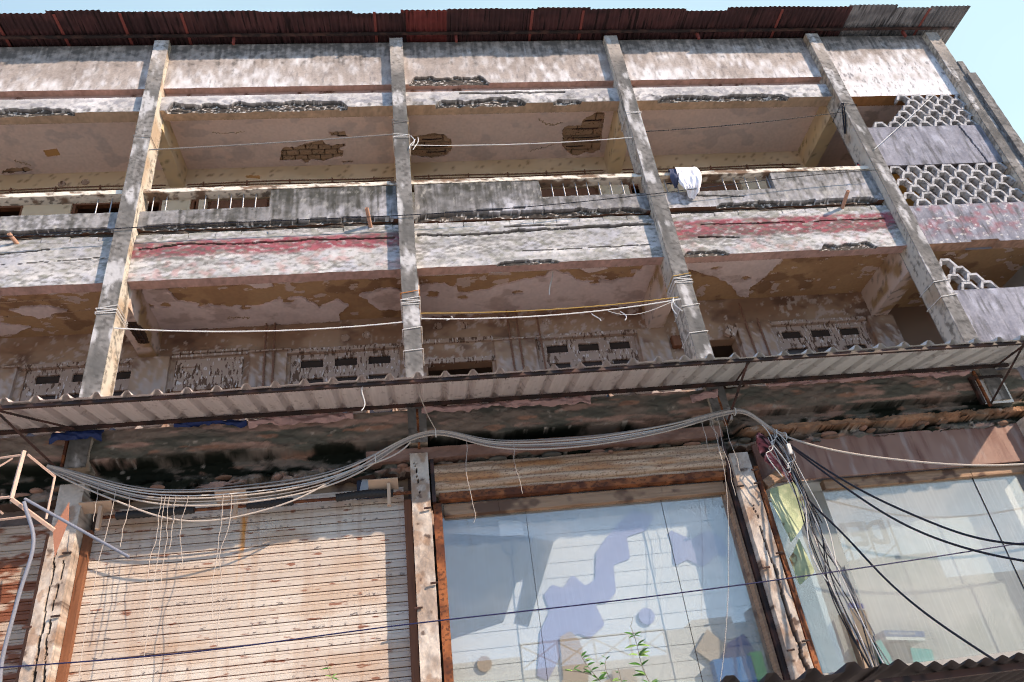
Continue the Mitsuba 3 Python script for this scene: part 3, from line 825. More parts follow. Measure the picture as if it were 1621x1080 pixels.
# conduits along the back beam
for i, (a, b) in enumerate(BAYS):
    for k, (z, r) in enumerate(((11.20, 0.010), (11.14, 0.008), (11.10, 0.009))):
        pts = [(x, BACK - 0.015, z + 0.012 * math.sin(2.2 * x + k)) for x in np.linspace(a + 0.06, b - 0.06, 24)]
        key = add(B + '__wall_conduit', tube(pts, r), 'conduit')
    for x in np.linspace(a + 0.3, b - 0.4, 5):
        add(key + '__clip', bx(x, x + 0.018, BACK - 0.035, BACK + 0.005, 11.085, 11.225), 'conduit')


def low_fn(v):
    X, Z = v[:, 0], v[:, 2]
    b = nz(X, Z, 1.6, 2, 810, 5)
    c = lay(np.zeros(v.shape) + (0.30, 0.18, 0.12), (0.40, 0.27, 0.195), sst(0.4, 0.62, b))
    c = lay(c, (0.15, 0.085, 0.065), sst(0.48, 0.70, nz(X, Z, 3, 4, 811, 6)) * 0.8)
    c = lay(c, (0.50, 0.40, 0.36), sst(0.60, 0.65, nz(X, Z, 14, 9, 812, 5) + (nz(X, Z, 1.2, 2, 813, 3) - 0.5) * 0.35))
    c = lay(c, (0.46, 0.345, 0.29), sst(0.54, 0.60, nz(X, Z, 30, 7, 814, 4) + (7.75 - Z) * 0.22 - 0.06) * 0.85)
    return c


WIN = [(-5.25, -3.75, -5.12), (-1.76, -0.24, -1.62), (1.76, 3.22, 1.89), (5.38, 6.86, 5.51)]
DOOR = (0.15, 1.07)
DK = [(-3.30, -2.40), (4.15, 4.75)]
grid_wall(B + '__lower_back_wall', -8, 7.25, 5.0, CEIL_LO + 0.02, BACK, 0.18, [(a, b, 6.0, 7.80) for a, b, _ in WIN] + [(DOOR[0], DOOR[1], 5.1, 7.5), (DK[1][0], DK[1][1], 5.1, 7.62)], low_fn, 0.024, 0.02)
for a, b, s in WIN:
    slots = [(s + 0.47 * k, s + 0.47 * k + 0.31, z0, z0 + 0.135) for k in range(3) for z0 in (7.578, 7.27)]
    rest = [(s + 0.47 * k, s + 0.47 * k + 0.31, 6.15, 7.15) for k in range(3)]
    fr = sbox(a, 6.0, b, 7.80).difference(unary_union([sbox(x0, z0, x1, z1) for x0, x1, z0, z1 in slots + rest]))
    key = add(B + '__veranda_window', ext_xz(fr, BACK + 0.02, BACK + 0.08), 'frame_wood')
    for x0, x1, z0, z1 in slots + rest:
        add(key + '__pane', bx(x0 - 0.005, x1 + 0.005, BACK + 0.055, BACK + 0.06, z0 - 0.005, z1 + 0.005), 'dark_pane')
    m = wob(bx(a - 0.05, b + 0.05, BACK - 0.05, BACK + 0.02, 7.80, 7.86), 0.05, 0.008, 820, 8)
    add(key + '__lintel_moulding', m, 'frame_wood')
add(B + '__door_lintel', wob(bx(DOOR[0] - 0.08, DOOR[1] + 0.1, BACK - 0.02, BACK + 0.1, 7.5, 7.57), 0.05, 0.006, 821), 'frame_wood')
add(B + '__door_lintel', wob(bx(0.1, 1.12, BACK - 0.04, BACK + 0.02, 7.83, 7.90), 0.05, 0.010, 822), 'frame_wood')
# transom panels
key = add(B + '__transom_panel', ext_xz(sbox(-3.30, 7.32, -2.40, 7.80).difference(sbox(-3.26, 7.5, -3.02, 7.68)), BACK - 0.025, BACK + 0.01), 'frame_wood')
add(key + '__vent', bx(-3.26, -3.02, BACK - 0.005, BACK + 0.005, 7.5, 7.68), 'frame_wood')
for z in (7.84, 7.90, 7.30):
    add(key + '__moulding', bx(-3.36, -2.34, BACK - 0.04, BACK + 0.005, z, z + 0.035), 'frame_wood')
# flat piers between the windows, with pipes
for a, b in ((-3.86, -3.38), (-2.30, -1.80), (1.12, 1.72), (3.26, 3.70), (4.8, 5.34), (6.92, 7.34), (-5.9, -5.35)):
    m = wob(bx(a, b, BACK - 0.06, BACK + 0.02, 5.1, 7.86), 0.04, 0.008, int(900 + a * 10), 8)
    colored(B + '__wall_pier', m, lambda v: lay(low_fn(v), (0.43, 0.36, 0.335), sst(0.46, 0.62, nz(v[:, 0], v[:, 2], 40, 5, 830, 5) + (7.35 - v[:, 2]) * 0.35) * 0.8))
for x, z1 in ((-2.10, 8.3), (-1.98, 8.3), (1.36, 8.3), (1.49, 8.3), (1.80, 8.2), (4.95, 8.2), (5.15, 7.9)):
    add(B + '__down_pipe', tube([(x, BACK - 0.085, 5.2), (x + 0.01, BACK - 0.085, 7.2), (x, BACK - 0.085, z1)], 0.014, 8), 'conduit', smooth=True)
for x0, x1, z in ((-6.5, -5.3, 7.80), (-2.34, -1.74, 7.83), (1.10, 1.80, 7.79), (-3.8, -3.4, 7.93)):
    add(B + '__wall_conduit', tube([(x0, BACK - 0.10, z), (x1, BACK - 0.10, z + 0.01)], 0.010), 'frame_wood')
add(B + '__junction_box', wob(bx(3.75, 3.98, BACK - 0.10, BACK, 7.50, 7.68), 0.05, 0.006, 840), 'brown_wood')
add(B + '__fuse_board', rot(wob(bx(4.60, 4.76, BACK - 0.10, BACK - 0.03, 7.62, 7.80), 0.05, 0.004, 841), [0, 1, 0], 30, (4.68, 1.4, 7.7)), 'frame_wood')
# ghosts of round roses on the wall
for x, z in ((0.34, 8.15), (0.72, 8.13), (1.95, 8.12), (-1.0, 8.03), (-0.7, 8.06), (-5.45, 11.30), (-5.1, 11.32)):
    m = trimesh.creation.cylinder(radius=0.06, height=0.02, sections=24)
    m.apply_transform(trimesh.transformations.rotation_matrix(math.pi / 2, [1, 0, 0]))
    m.apply_translation((x, BACK - 0.005, z))
    add(B + '__round_block', m, 'frame_wood')
# rooms behind, side wall, stair hall
add(B + '__rear_wall', bx(-8, 9.6, 5.9, 6.1, 0, 12.9), 'room')
add(B + '__side_wall', bx(-8.1, -7.95, 0.34, 6, 0, 12.9), 'room')
add(B + '__side_wall', bx(9.35, 9.5, 0.35, 6, 0, 12.85), 'stucco_gray')

# ---------------------------------------------------------------- stair bay with block screens


def stair_back(v):
    X, Z = v[:, 0], v[:, 2]
    c = lay(np.zeros(v.shape) + (0.66, 0.32, 0.085), (0.52, 0.24, 0.075), sst(0.5, 0.66, nz(X, Z, 3, 3, 850, 4)))
    low = sst(9.2, 9.0, Z + 0.15 * (nz(X, Z, 2, 2, 852, 3) - 0.5))
    return lay(c, (0.25, 0.16, 0.115), low)


colored(B + '__stair_wall', grid_box(7.25, 9.35, BACK + 0.3, BACK + 0.45, 5.5, 12.0, 0.05), stair_back)
add(B + '__stair_ceiling', bx(7.25, 9.35, 0.30, BACK + 0.31, 11.36, 11.42), 'stair_plaster')
add(B + '__stair_ceiling', bx(7.25, 9.35, 0.28, BACK + 0.31, 8.22, 8.28), 'ceiling_brown')


def gray_panel(seed, tint):
    def f(X, Z):
        c = concrete(X, Z, seed, (0.155, 0.155, 0.19), (0.32, 0.32, 0.375), 0.4)
        if tint:
            m = sst(0.42, 0.70, nz(X, Z, 9, 9, seed + 1, 6)) * sst(8.20, 8.40, Z + 0.2 * (nz(X, Z, 3, 3, seed, 4) - 0.5))
            c = lay(c, (0.30, 0.125, 0.145), m * 0.7)
            c = lay(c, (0.56, 0.53, 0.53), sst(0.60, 0.70, nz(X, Z, 20, 22, seed + 8, 6)))
        c = lay(c, (0.50, 0.51, 0.60), sst(0.50, 0.76, nz(X, Z, 9, 4, seed + 2, 6)) * 0.55)
        c = lay(c, (0.075, 0.073, 0.07), sst(0.48, 0.74, nz(X, Z, 26, 3, seed + 3, 6)) * 0.6)
        return c, (nz(X, Z, 7, 7, seed + 5) - 0.5) * 0.016
    return f


def with_crack(fn, pts, w, seed):
    def f(X, Z):
        c, d = fn(X, Z)
        p = np.array(pts)
        xc = np.interp(Z, p[::-1, 1], p[::-1, 0]) + (nz(Z, Z * 0, 5, 0, seed, 4) - 0.5) * 0.04
        return cut(c, d, ((np.abs(X - xc) < w) & (Z > p[-1, 1])).astype(float), 0.06)
    return f


relief(B + '__stair_parapet', 7.25, 9.27, 9.69, 10.54, 0.08, 0.26, with_crack(gray_panel(880, False), [(8.9, 10.54), (8.95, 10.2), (9.0, 9.69)], 0.011, 5), under=(0.12, 0.11, 0.12))
relief(B + '__stair_parapet', 7.25, 9.27, 8.12, 8.85, 0.08, 0.26, gray_panel(890, True), under=(0.40, 0.25, 0.19), bottom=lambda xs: 0.04 * (np.abs(xs - 8.2) < 0.22))
relief(B + '__stair_parapet', 7.25, 9.27, 5.7, 7.29, 0.08, 0.26, gray_panel(900, False))


def block(p, h, depth, t):
    """half a hexagon standing on its two legs, a strip of concrete t thick"""
    a, b = 0.25 * p, 0.5 * p
    outer = [(-b, 0), (-a, h), (a, h), (b, 0), (b - t * 1.15, 0), (a - t * 0.45, h - t), (-a + t * 0.45, h - t), (-b + t * 1.15, 0)]
    return ext_xz(Polygon(outer), 0, depth)


def screen(x0, x1, z0, rows, p, h, skip, seed):
    key = add(B + '__block_screen', bx(x0, x1, 0.20, 0.24, z0 - 0.004, z0 + 0.004), 'stucco_gray')
    r = np.random.default_rng(seed)
    for k in range(rows):
        n = int((x1 - x0) / p) + 2
        for q in range(-1, n):
            x = x0 + p * (q + 0.5 * (k % 2))
            if x < x0 + 0.02 or x > x1 - 0.0 or skip(x, k):
                continue
            m = wob(block(p * 0.985, h * 0.985, 0.10, 0.038), 0.05, 0.003, seed + k * 20 + q, 14)
            m.apply_transform(trimesh.transformations.rotation_matrix(r.uniform(-0.03, 0.03), [0, 1, 0]))
            m.apply_translation((x, 0.085 + r.uniform(-0.006, 0.006), z0 + k * h))

            def col(v, s=r.integers(1000)):
                g = meshkit.fbm(v * 16, 4, int(s))
                c = lay(np.zeros(v.shape) + (0.47, 0.465, 0.485), (0.24, 0.235, 0.255), sst(0.46, 0.68, g))
                return lay(c, (0.10, 0.095, 0.085), sst(0.60, 0.68, meshkit.fbm(v * 34, 3, int(s) + 1)) * 0.8)
            colored(key + '__block', m, col)
    return key


screen(7.3, 9.27, 8.855, 6, 0.285, 0.139, lambda x, k: False, 1000)
screen(7.3, 9.27, 10.545, 6, 0.262, 0.128, lambda x, k: x < (7.50, 7.72, 7.86, 8.0, 8.10, 8.13)[k], 1200)
screen(7.3, 9.0, 7.295, 4, 0.285, 0.139, lambda x, k: x > (8.15, 7.98, 7.78, 7.58)[k], 1400)

# ---------------------------------------------------------------- tin roof
SL = 0.064


def sheet(x0, x1, yf, yb, zf, pitch=0.0847, amp=0.011, z_of=0.0, n=8):
    xs = np.arange(x0, x1 + 1e-6, pitch / n)
    z = amp * np.cos(xs * 2 * np.pi / pitch)
    ys = np.linspace(yf, yb, 10)
    X, Y = np.meshgrid(xs, ys, indexing='ij')
    Z = zf + (Y + 0.41) * SL + z[:, None] + z_of + 0.006 * np.sin(3 * X + 2)
    W = len(ys)
    i, j = np.meshgrid(np.arange(len(xs) - 1), np.arange(W - 1), indexing='ij')
    q = np.stack([i * W + j, (i + 1) * W + j, (i + 1) * W + j + 1, i * W + j + 1], -1).reshape(-1, 4)
    return np.stack([X, Y, Z], -1).reshape(-1, 3), q


roof = numbered(B + '__tin_roof')
scene[roof] = ply(cat_([bx(-8, 9.86, -0.04, 0.0, 12.925, 12.96)]), 'iron')
x, k = -8.1, 0
xs_ = [-8.1]
while xs_[-1] < 9.9:
    xs_.append(xs_[-1] + rng.uniform(0.66, 0.86))
xs_[-1] = 9.94
for k in range(len(xs_) - 1):
    x0, x1 = xs_[k], xs_[k + 1]
    mat = 'roof_gray' if x0 > 7.2 else ('roof_red' if 0.2 < (x0 + x1) / 2 < 1.05 else 'roof_maroon')
    yf = -0.43 + rng.uniform(-0.03, 0.03) + (0.05 if k % 7 == 3 else 0)
    add(roof + '__sheet', sheet(x0 - 0.05, x1 + 0.03, yf, 3.2, 12.985, z_of=0.005 * (k % 2), amp=0.011), mat)
for x in (-6.02, -5.15, -4.2, -3.3, -0.35, 2.2, 3.05, 6.5, 9.2):
    add(roof + '__rafter', cat_([rot(bx(x - 0.022, x + 0.022, -0.40, 1.8, 12.958, 12.965), [1, 0, 0], math.degrees(math.atan(SL)), (x, -0.41, 12.965))]), 'rafter_paint')
for x in (-2.6, 0.95, 5.1, 8.9):
    add(roof + '__prop', bx(x - 0.02, x + 0.02, 0.02, 0.06, 12.80, 12.95), 'rafter_paint')

# ---------------------------------------------------------------- the shop floor: ledge, piers, shutters, windows


def ledge_profile(z, x):
    f1 = sst(5.60, 5.64, z)
    rec = sst(5.38, 5.42, z) * (1 - f1)
    y = 0.06 * f1 + 0.26 * rec + 0.14 * (1 - f1 - rec)
    right = sst(3.7, 3.8, x)
    yr = np.where(z > 5.66, 0.06, np.where(z > 5.56, 0.17, np.where(z > 5.46, 0.10, np.where(z > 5.375, 0.02, 0.16))))
    return y * (1 - right) + yr * right


def ledge_paint(X, Z):
    a = nz(X, Z, 2.2, 5, 930, 5)
    c = lay(np.zeros(X.shape + (3,)) + (0.13, 0.13, 0.115), (0.25, 0.20, 0.175), sst(0.38, 0.64, nz(X, Z, 2.5, 5, 930, 6)))
    c = lay(c, (0.40, 0.27, 0.23), sst(0.55, 0.63, nz(X, Z, 2.2, 10, 931, 6)))
    c = lay(c, (0.34, 0.205, 0.155), sst(0.64, 0.70, nz(X, Z, 2.4, 10, 932, 6)))
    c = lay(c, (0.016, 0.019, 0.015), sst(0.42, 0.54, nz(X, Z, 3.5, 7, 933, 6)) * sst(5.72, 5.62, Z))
    right = sst(3.7, 3.8, X) * (Z > 5.375) * (Z < 5.46)
    c = lay(c, (0.34, 0.195, 0.125), right * (0.5 + 0.5 * sst(0.4, 0.6, nz(X, Z, 5, 12, 934))))
    c = specks(c, X, Z, (0.40, 0.36, 0.33), 0.74, 40, 935)
    rough = nz(X, Z, 9, 16, 936, 5)
    brk = sst(5.5, 5.35, Z)
    return c, ledge_profile(Z, X) + (rough - 0.5) * (0.05 + 0.10 * brk) + 0.10 * sst(0.55, 0.6, nz(X, Z, 4, 10, 937, 4)) * brk


relief(B + '__shop_ledge', -8.0, 7.6, 5.26, 6.0, 0.0, 0.5, ledge_paint, step=0.016, ragb=0.03, under=(0.10, 0.07, 0.06))
# lumps of broken masonry lying in the ledge
for k in range(46):
    x = rng.uniform(-6.5, 7.2)
    z = rng.choice([5.30, 5.37, 5.33])
    m = trimesh.creation.icosphere(subdivisions=2, radius=1)
    m.apply_scale((rng.uniform(0.03, 0.12), 0.06, rng.uniform(0.015, 0.035)))
    m = trimesh.Trimesh(np.array(m.vertices) * (1 + 0.5 * (meshkit.fbm(np.array(m.vertices) * 14 + k * 3, 3, k) - 0.5))[:, None], m.faces, process=False)
    m.apply_translation((x, 0.12 + rng.uniform(0, 0.05), z))
    cc = [(0.12, 0.11, 0.095), (0.30, 0.18, 0.14), (0.20, 0.13, 0.10)][k % 3]
    colored(B + '__broken_masonry', m, lambda v, cc=cc: np.array(cc) * (0.6 + 0.8 * meshkit.fbm(v * 30, 3, 5))[:, None])
relief(B + '__lintel', -0.62, 3.5, 5.36, 5.50, 0.04, 0.30, lambda X, Z: (lay(np.zeros(X.shape + (3,)) + (0.23, 0.14, 0.115), (0.31, 0.20, 0.17), sst(0.4, 0.6, nz(X, Z, 4, 6, 940))), (nz(X, Z, 7, 9, 941) - 0.5) * 0.03), ragb=0.012)
relief(B + '__soffit_wall', -8.0, 7.6, 4.95, 5.40, 0.34, 0.55, lambda X, Z: (concrete(X, Z, 942, (0.16, 0.115, 0.10), (0.27, 0.20, 0.175), 0.2), nz(X, Z, 8, 8, 942) * 0.03), step=0.04)


def pier(x0, x1, z1, cracks, seed, holes=()):
    """a plastered pier with open cracks down its face"""
    def paint(X, Z):
        a = nz(X, Z, 7, 4, seed, 5)
        c = lay(np.zeros(X.shape + (3,)) + (0.36, 0.29, 0.245), (0.56, 0.50, 0.45), sst(0.34, 0.66, nz(X, Z, 9, 5, seed, 6)))
        c = lay(c, (0.30, 0.19, 0.13), sst(0.56, 0.66, nz(X, Z, 8, 5, seed + 1, 5)) * 0.7)
        c = specks(c, X, Z, (0.09, 0.06, 0.05), 0.70, 32, seed + 2)
        d = (nz(X, Z, 12, 8, seed + 3, 4) - 0.5) * 0.03
        for pts, w in cracks:
            p = np.array(pts)
            xc = np.interp(Z, p[::-1, 1], p[::-1, 0]) + (nz(Z, Z * 0, 9, 0, seed + 4, 4) - 0.5) * 0.05
            ww = np.interp(Z, p[::-1, 1], np.linspace(w[1], w[0], len(p))) * (0.4 + 1.2 * nz(Z, Z * 0, 7, 0, seed + 5, 3))
            c, d = cut(c, d, ((np.abs(X - xc) < ww) & (Z < p[0, 1]) & (Z > p[-1, 1])).astype(float), 0.06)
        return c, d
    return relief(B + '__shop_pier', x0, x1, 0.0, z1, 0.0, 0.34, paint, step=0.011)


pier(-3.79, -3.54, 5.36, [([(-3.69, 4.62), (-3.68, 4.0), (-3.67, 3.4), (-3.68, 0.6)], (0.006, 0.012)), ([(-3.60, 4.55), (-3.62, 3.9), (-3.58, 3.4), (-3.6, 1.0)], (0.004, 0.009))], 950)
pier(-0.14, 0.06, 5.42, [([(-0.09, 5.3), (-0.05, 4.9)], (0.003, 0.003))], 960)
pier(3.49, 3.71, 5.12, [([(3.60, 4.5), (3.60, 4.0), (3.62, 3.6), (3.62, 3.1), (3.66, 2.5)], (0.003, 0.026))], 970)
pier(7.3, 7.5, 5.3, [], 980)
# iron pins left in the piers
for x, y, z in ((-3.57, -0.03, 4.60), (-3.56, -0.03, 3.98), (-3.80, -0.03, 3.9), (0.03, -0.04, 4.75), (0.05, -0.04, 3.95), (-0.12, -0.03, 3.72), (3.70, -0.04, 4.72), (3.50, -0.04, 4.70), (3.71, -0.04, 3.92), (3.52, -0.04, 3.78), (3.70, -0.04, 3.02), (3.52, -0.04, 2.95), (3.72, -0.04, 4.88)):
    add(B + '__iron_pin', tube([(x - 0.045, y, z), (x + 0.035, y + 0.01, z + 0.006)], 0.011), 'iron')


def slat_profile(pitch, r=0.018):
    t = np.array([0, 0.015, 0.06, 0.10, 0.60, 0.66, 0.70, 0.94, 0.985, 1.0])
    y = np.array([0.022, 0.006, -0.002, -0.004, -0.006, 0.001, -0.006, -0.004, 0.006, 0.022])
    z = t * pitch
    return y, z


def slats(holder, x0, x1, z_top, z_bot, y, pitch, mat):
    py, pz = slat_profile(pitch)
    n = len(py)
    xs = np.linspace(x0, x1, 25)
    V = np.array([[xx, y + py[i] + 0.002 * math.sin(xx * 2.3), pz[i]] for xx in xs for i in range(n)])
    Fq = [[a * n + b, (a + 1) * n + b, (a + 1) * n + b + 1, a * n + b + 1] for a in range(len(xs) - 1) for b in range(n - 1)]
    first = None
    z = z_top - pitch
    r = np.random.default_rng(int(abs(x0) * 100))
    while z > z_bot:
        w = T().translate([0, r.uniform(-0.002, 0.002), z]).rotate([0, 1, 0], r.uniform(-0.012, 0.012))
        if first is None:
            first = numbered(holder + '__slat')
            scene[first] = ply((V, np.array(Fq)), mat, smooth=50, to_world=w)
        else:
            same(holder + '__slat', first, w)
        z -= pitch


sh = numbered(B + '__roller_shutter')
add(sh + '__guide_rail', bx(-3.535, -3.46, 0.17, 0.30, 0, 4.9), 'brown_wood')
add(sh + '__guide_rail', bx(-0.23, -0.15, 0.17, 0.30, 0, 4.95), 'brown_wood')
slats(sh, -3.46, -0.23, 5.14, 0.02, 0.25, 0.0905, 'slat_cream')
add(sh + '__spring_bar', tube([(-3.4, 0.10, 5.0), (-0.1, 0.10, 5.0)], 0.018, 10), 'rust', smooth=True)
for a, b, s in ((-3.2, -2.42, 0), (-1.88, -1.40, 0), (-0.95, -0.34, 1)):
    n = 60
    t = np.linspace(0, 1, n)
    pts = np.stack([a + (b - a) * t, np.full(n, 0.085), 5.0 + 0.02 * s * np.sin(3 * t)], 1)
    add(sh + '__spring_cover', tube(pts, 0.042 + 0.003 * np.sin(np.arange(n) * 1.6), 12), 'black_rubber', smooth=40)
for x in (-3.38, -2.02, -0.42):
    add(sh + '__bracket', cat_([rot(bx(x - 0.18, x + 0.14, -0.03, 0.12, 5.09, 5.105), [1, 0, 0], -28, (x, 0.05, 5.09)), bx(x + 0.02, x + 0.055, 0.0, 0.055, 4.84, 5.09)]), 'tan_block')
add(sh + '__box_lining', bx(-3.5, -0.18, 0.33, 0.36, 4.9, 5.3), 'wood')
sh0 = numbered(B + '__roller_shutter')
add(sh0 + '__guide_rail', bx(-3.90, -3.82, 0.17, 0.30, 0, 4.9), 'brown_wood')
slats(sh0, -7.2, -3.90, 5.05, 0.02, 0.25, 0.0905, 'slat_old')
# the rolled-up shutter over the middle shop
sh2 = numbered(B + '__roller_shutter')
add(sh2 + '__end_plate', bx(0.08, 0.12, 0.05, 0.4, 4.85, 5.36), 'iron')
add(sh2 + '__end_plate', bx(3.45, 3.49, 0.05, 0.4, 4.85, 5.36), 'iron')
for k in range(7):
    t0, t1 = math.radians(115 + 27 * k), math.radians(115 + 27 * (k + 1))
    cy, cz, R = 0.26, 5.14, 0.21
    tt = np.linspace(t0, t1, 8)
    bulge = R + 0.024 * np.sin(np.linspace(0, np.pi, 8)) ** 0.6 - 0.012
    xs = np.linspace(0.12, 3.46, 30)
    V = np.array([[xx, cy + bulge[i] * math.cos(tt[i]), cz + bulge[i] * math.sin(tt[i]) + 0.003 * math.sin(4 * xx + k)] for xx in xs for i in range(8)])
    Fq = np.array([[a * 8 + b, (a + 1) * 8 + b, (a + 1) * 8 + b + 1, a * 8 + b + 1] for a in range(29) for b in range(7)])
    add(sh2 + '__rolled_slat', (V, Fq), 'slat_rolled', smooth=60)
m = cat_([wob(bx(0.15, 3.42, 0.10, 0.115, 4.885, 4.965), 0.04, 0.010, 990, 7), wob(bx(0.15, 3.42, 0.118, 0.20, 4.88, 4.892), 0.04, 0.010, 990, 7)])
add(sh2 + '__bottom_rail', m, 'rust')

# middle shop window
w1 = numbered(B + '__shop_window')
add(w1 + '__jamb', wob(bx(0.085, 0.175, 0.12, 0.30, 0, 4.86), 0.06, 0.004, 1, 9), 'rust')
add(w1 + '__jamb', bx(3.405, 3.435, 0.16, 0.36, 0, 4.84), 'wood')
add(w1 + '__jamb', bx(3.445, 3.485, 0.10, 0.28, 0, 4.85), 'iron')
for a, b in ((0.20, 0.80), (0.804, 2.66), (2.664, 3.40)):
    add(w1 + '__fascia_board', wob(bx(a, b, 0.18, 0.30, 4.735, 4.86), 0.06, 0.004, int(a * 10), 9), 'wood')
for a, b in ((0.175, 1.098), (1.102, 2.648), (2.652, 3.402)):
    add(w1 + '__pane', bx(a, b, 0.262, 0.264, 0.6, 4.735)[0:0] if False else trimesh.Trimesh([(a, 0.263, 0.6), (b, 0.263, 0.6), (b, 0.263, 4.735), (a, 0.263, 4.735)], [[0, 1, 2], [0, 2, 3]], process=False), 'dusty_glass')
for x in (1.10, 2.65):
    add(w1 + '__glass_joint', bx(x - 0.002, x + 0.002, 0.258, 0.270, 0.6, 4.735), 'dark_void')
add(w1 + '__sill', bx(0.0, 3.5, 0.2, 0.5, 0.45, 0.6), 'stucco_gray')
sp = add(w1 + '__panelling', bx(0.1, 3.44, 0.455, 0.47, 0.5, 4.98), 'wall_white')
k = 0
z = 0.6
while z < 4.85:
    add(w1 + '__wall_board', bx(0.18, 3.40, 0.437 + 0.002 * (k % 2), 0.455, z, z + 0.1555), 'slat_white')
    z += 0.163
    k += 1
add(w1 + '__display_ceiling', bx(0.1, 3.44, 0.27, 0.455, 4.90, 4.93), 'wall_white')

# right shop window, with a bare return pane by the pier
w2 = numbered(B + '__shop_window')
add(w2 + '__jamb', bx(3.735, 3.79, 0.02, 0.20, 0, 4.95), 'rust')
for a, b in ((4.62, 6.47), (6.474, 7.30)):
    add(w2 + '__fascia_board', wob(bx(a, b, 0.24, 0.34, 4.69, 4.80), 0.06, 0.005, int(a * 10), 9), 'wood')
for a, b in ((4.60, 6.498), (6.502, 7.30)):
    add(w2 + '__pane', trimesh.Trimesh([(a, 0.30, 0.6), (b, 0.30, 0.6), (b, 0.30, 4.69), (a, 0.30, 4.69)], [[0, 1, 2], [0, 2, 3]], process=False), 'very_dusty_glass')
add(w2 + '__glass_joint', bx(6.498, 6.502, 0.29, 0.31, 0.6, 4.69), 'dark_void')
add(w2 + '__pane', trimesh.Trimesh([(3.80, 0.08, 0.6), (4.38, 0.40, 0.6), (4.38, 0.40, 4.60), (3.80, 0.08, 4.60)], [[0, 1, 2], [0, 2, 3]], process=False), 'dusty_glass')
add(w2 + '__display_wall', bx(3.75, 7.35, 0.64, 0.68, 0.4, 4.95), 'pale_wall')
add(w2 + '__display_wall', bx(5.42, 5.45, 0.60, 0.64, 0.4, 3.98), 'pale_shape')
add(w2 + '__display_wall', bx(4.02, 4.22, 0.48, 0.63, 0.4, 4.6), 'card_dark')
add(w2 + '__display_shape', bx(4.72, 5.42, 0.605, 0.625, 0.6, 3.90), 'pale_shape')  # this and the next: pale plates standing in for reflections on the glass
add(w2 + '__display_shape', bx(5.46, 7.30, 0.605, 0.625, 0.6, 3.55), 'pale_shape')
add(w2 + '__sill', bx(3.75, 7.4, 0.05, 0.6, 2.55, 2.72), 'stucco_gray')
add(w2 + '__display_ceiling', bx(3.75, 7.4, 0.35, 0.64, 4.82, 4.85), 'wall_white')
for a, b in ((3.86, 5.86), (5.864, 7.32)):
    add(B + '__sheet_board', wob(bx(a, b, 0.16, 0.19, 4.80, 5.29), 0.08, 0.006, int(a * 7), 4), 'rusty_sheet')
add(B + '__wood_bracket', rot(bx(3.82, 4.15, 0.02, 0.14, 4.72, 4.82), [0, 1, 0], -28, (3.9, 0, 4.75)), 'wood')
# window of the stair landing beside the awning
key = add(B + '__landing_window', cat_([bx(6.86, 6.90, 0.0, 0.05, 5.52, 5.9), bx(6.90, 7.3, 0.0, 0.05, 5.86, 5.9)]), 'iron')
add(key + '__pane', bx(6.90, 7.3, 0.03, 0.035, 5.52, 5.86), 'card_white')

# ================================================================ the awning
AW = 'metal_awning'
labels[AW] = {'label': 'long sloping awning of ribbed metal sheets on iron bars above the shops', 'category': 'awning'}
_count[AW] = 0
ASL = 0.226


def aw_z(y):
    return 5.775 + (y + 1.0) * ASL


def ribbed(x0, x1, y0, y1, lift, yfun=None):
    p = 0.284
    pts = []
    k0 = math.floor(x0 / p) - 1
    for k in range(k0, int(x1 / p) + 2):
        c = k * p
        pts += [(c - 0.052, 0.0), (c - 0.016, 0.055), (c + 0.016, 0.055), (c + 0.052, 0.0), (c + 0.10, 0.0), (c + 0.142, 0.003), (c + 0.184, 0.0)]
    P = np.array([q for q in pts if x0 <= q[0] <= x1])
    ys = np.linspace(y0, y1, 8)
    X = np.repeat(P[:, 0][:, None], 8, 1)
    Y = np.repeat(ys[None], len(P), 0)
    Z = aw_z(Y) + P[:, 1][:, None] + lift + 0.008 * np.sin(2.1 * X + 3 * Y)
    i, j = np.meshgrid(np.arange(len(P) - 1), np.arange(7), indexing='ij')
    q = np.stack([i * 8 + j, (i + 1) * 8 + j, (i + 1) * 8 + j + 1, i * 8 + j + 1], -1).reshape(-1, 4)
    return np.stack([X, Y, Z], -1).reshape(-1, 3), q


x = -8.02
k = 0
while x < 7.2:
    add(AW + '__sheet', ribbed(x, x + 1.24, -1.07 + rng.uniform(-0.02, 0.02), 0.10 + rng.uniform(-0.02, 0.02), 0.004 * (k % 2)), 'awning_sheet')
    x += 1.136
    k += 1
for y, t in ((-1.0, 0.018), (-0.16, 0.018)):
    z = aw_z(y) - 0.022
    add(AW + '__purlin', cat_([bx(-8, 7.3, y - t, y + t, z - 0.02, z + 0.016)]), 'iron')
for x, lean in ((-3.82, 0.25), (3.56, 0.0), (6.95, 0.1), (-0.03, 0.0)):
    za, zb = aw_z(-1.0) - 0.04, aw_z(-0.16) - 0.04
    if x < -1 or x > 3:
        add(AW + '__strut', tube([(x - lean, -1.0, za), (x + 0.02, 0.06, 5.50)], 0.016, 4), 'iron')
        add(AW + '__strut', tube([(x - lean + 0.02, -0.98, za), (x + 0.16, -0.15, zb)], 0.013, 4), 'iron')
    add(AW + '__strut', bx(x - 0.014, x + 0.014, 0.0, 0.03, 5.48, aw_z(0) - 0.02), 'rust')
for x in np.arange(-7.6, 7.2, 1.42):
    add(AW + '__bolt', tube([(x, -0.90, aw_z(-0.9) - 0.03), (x, -0.90, aw_z(-0.9) + 0.05)], 0.006), 'iron')


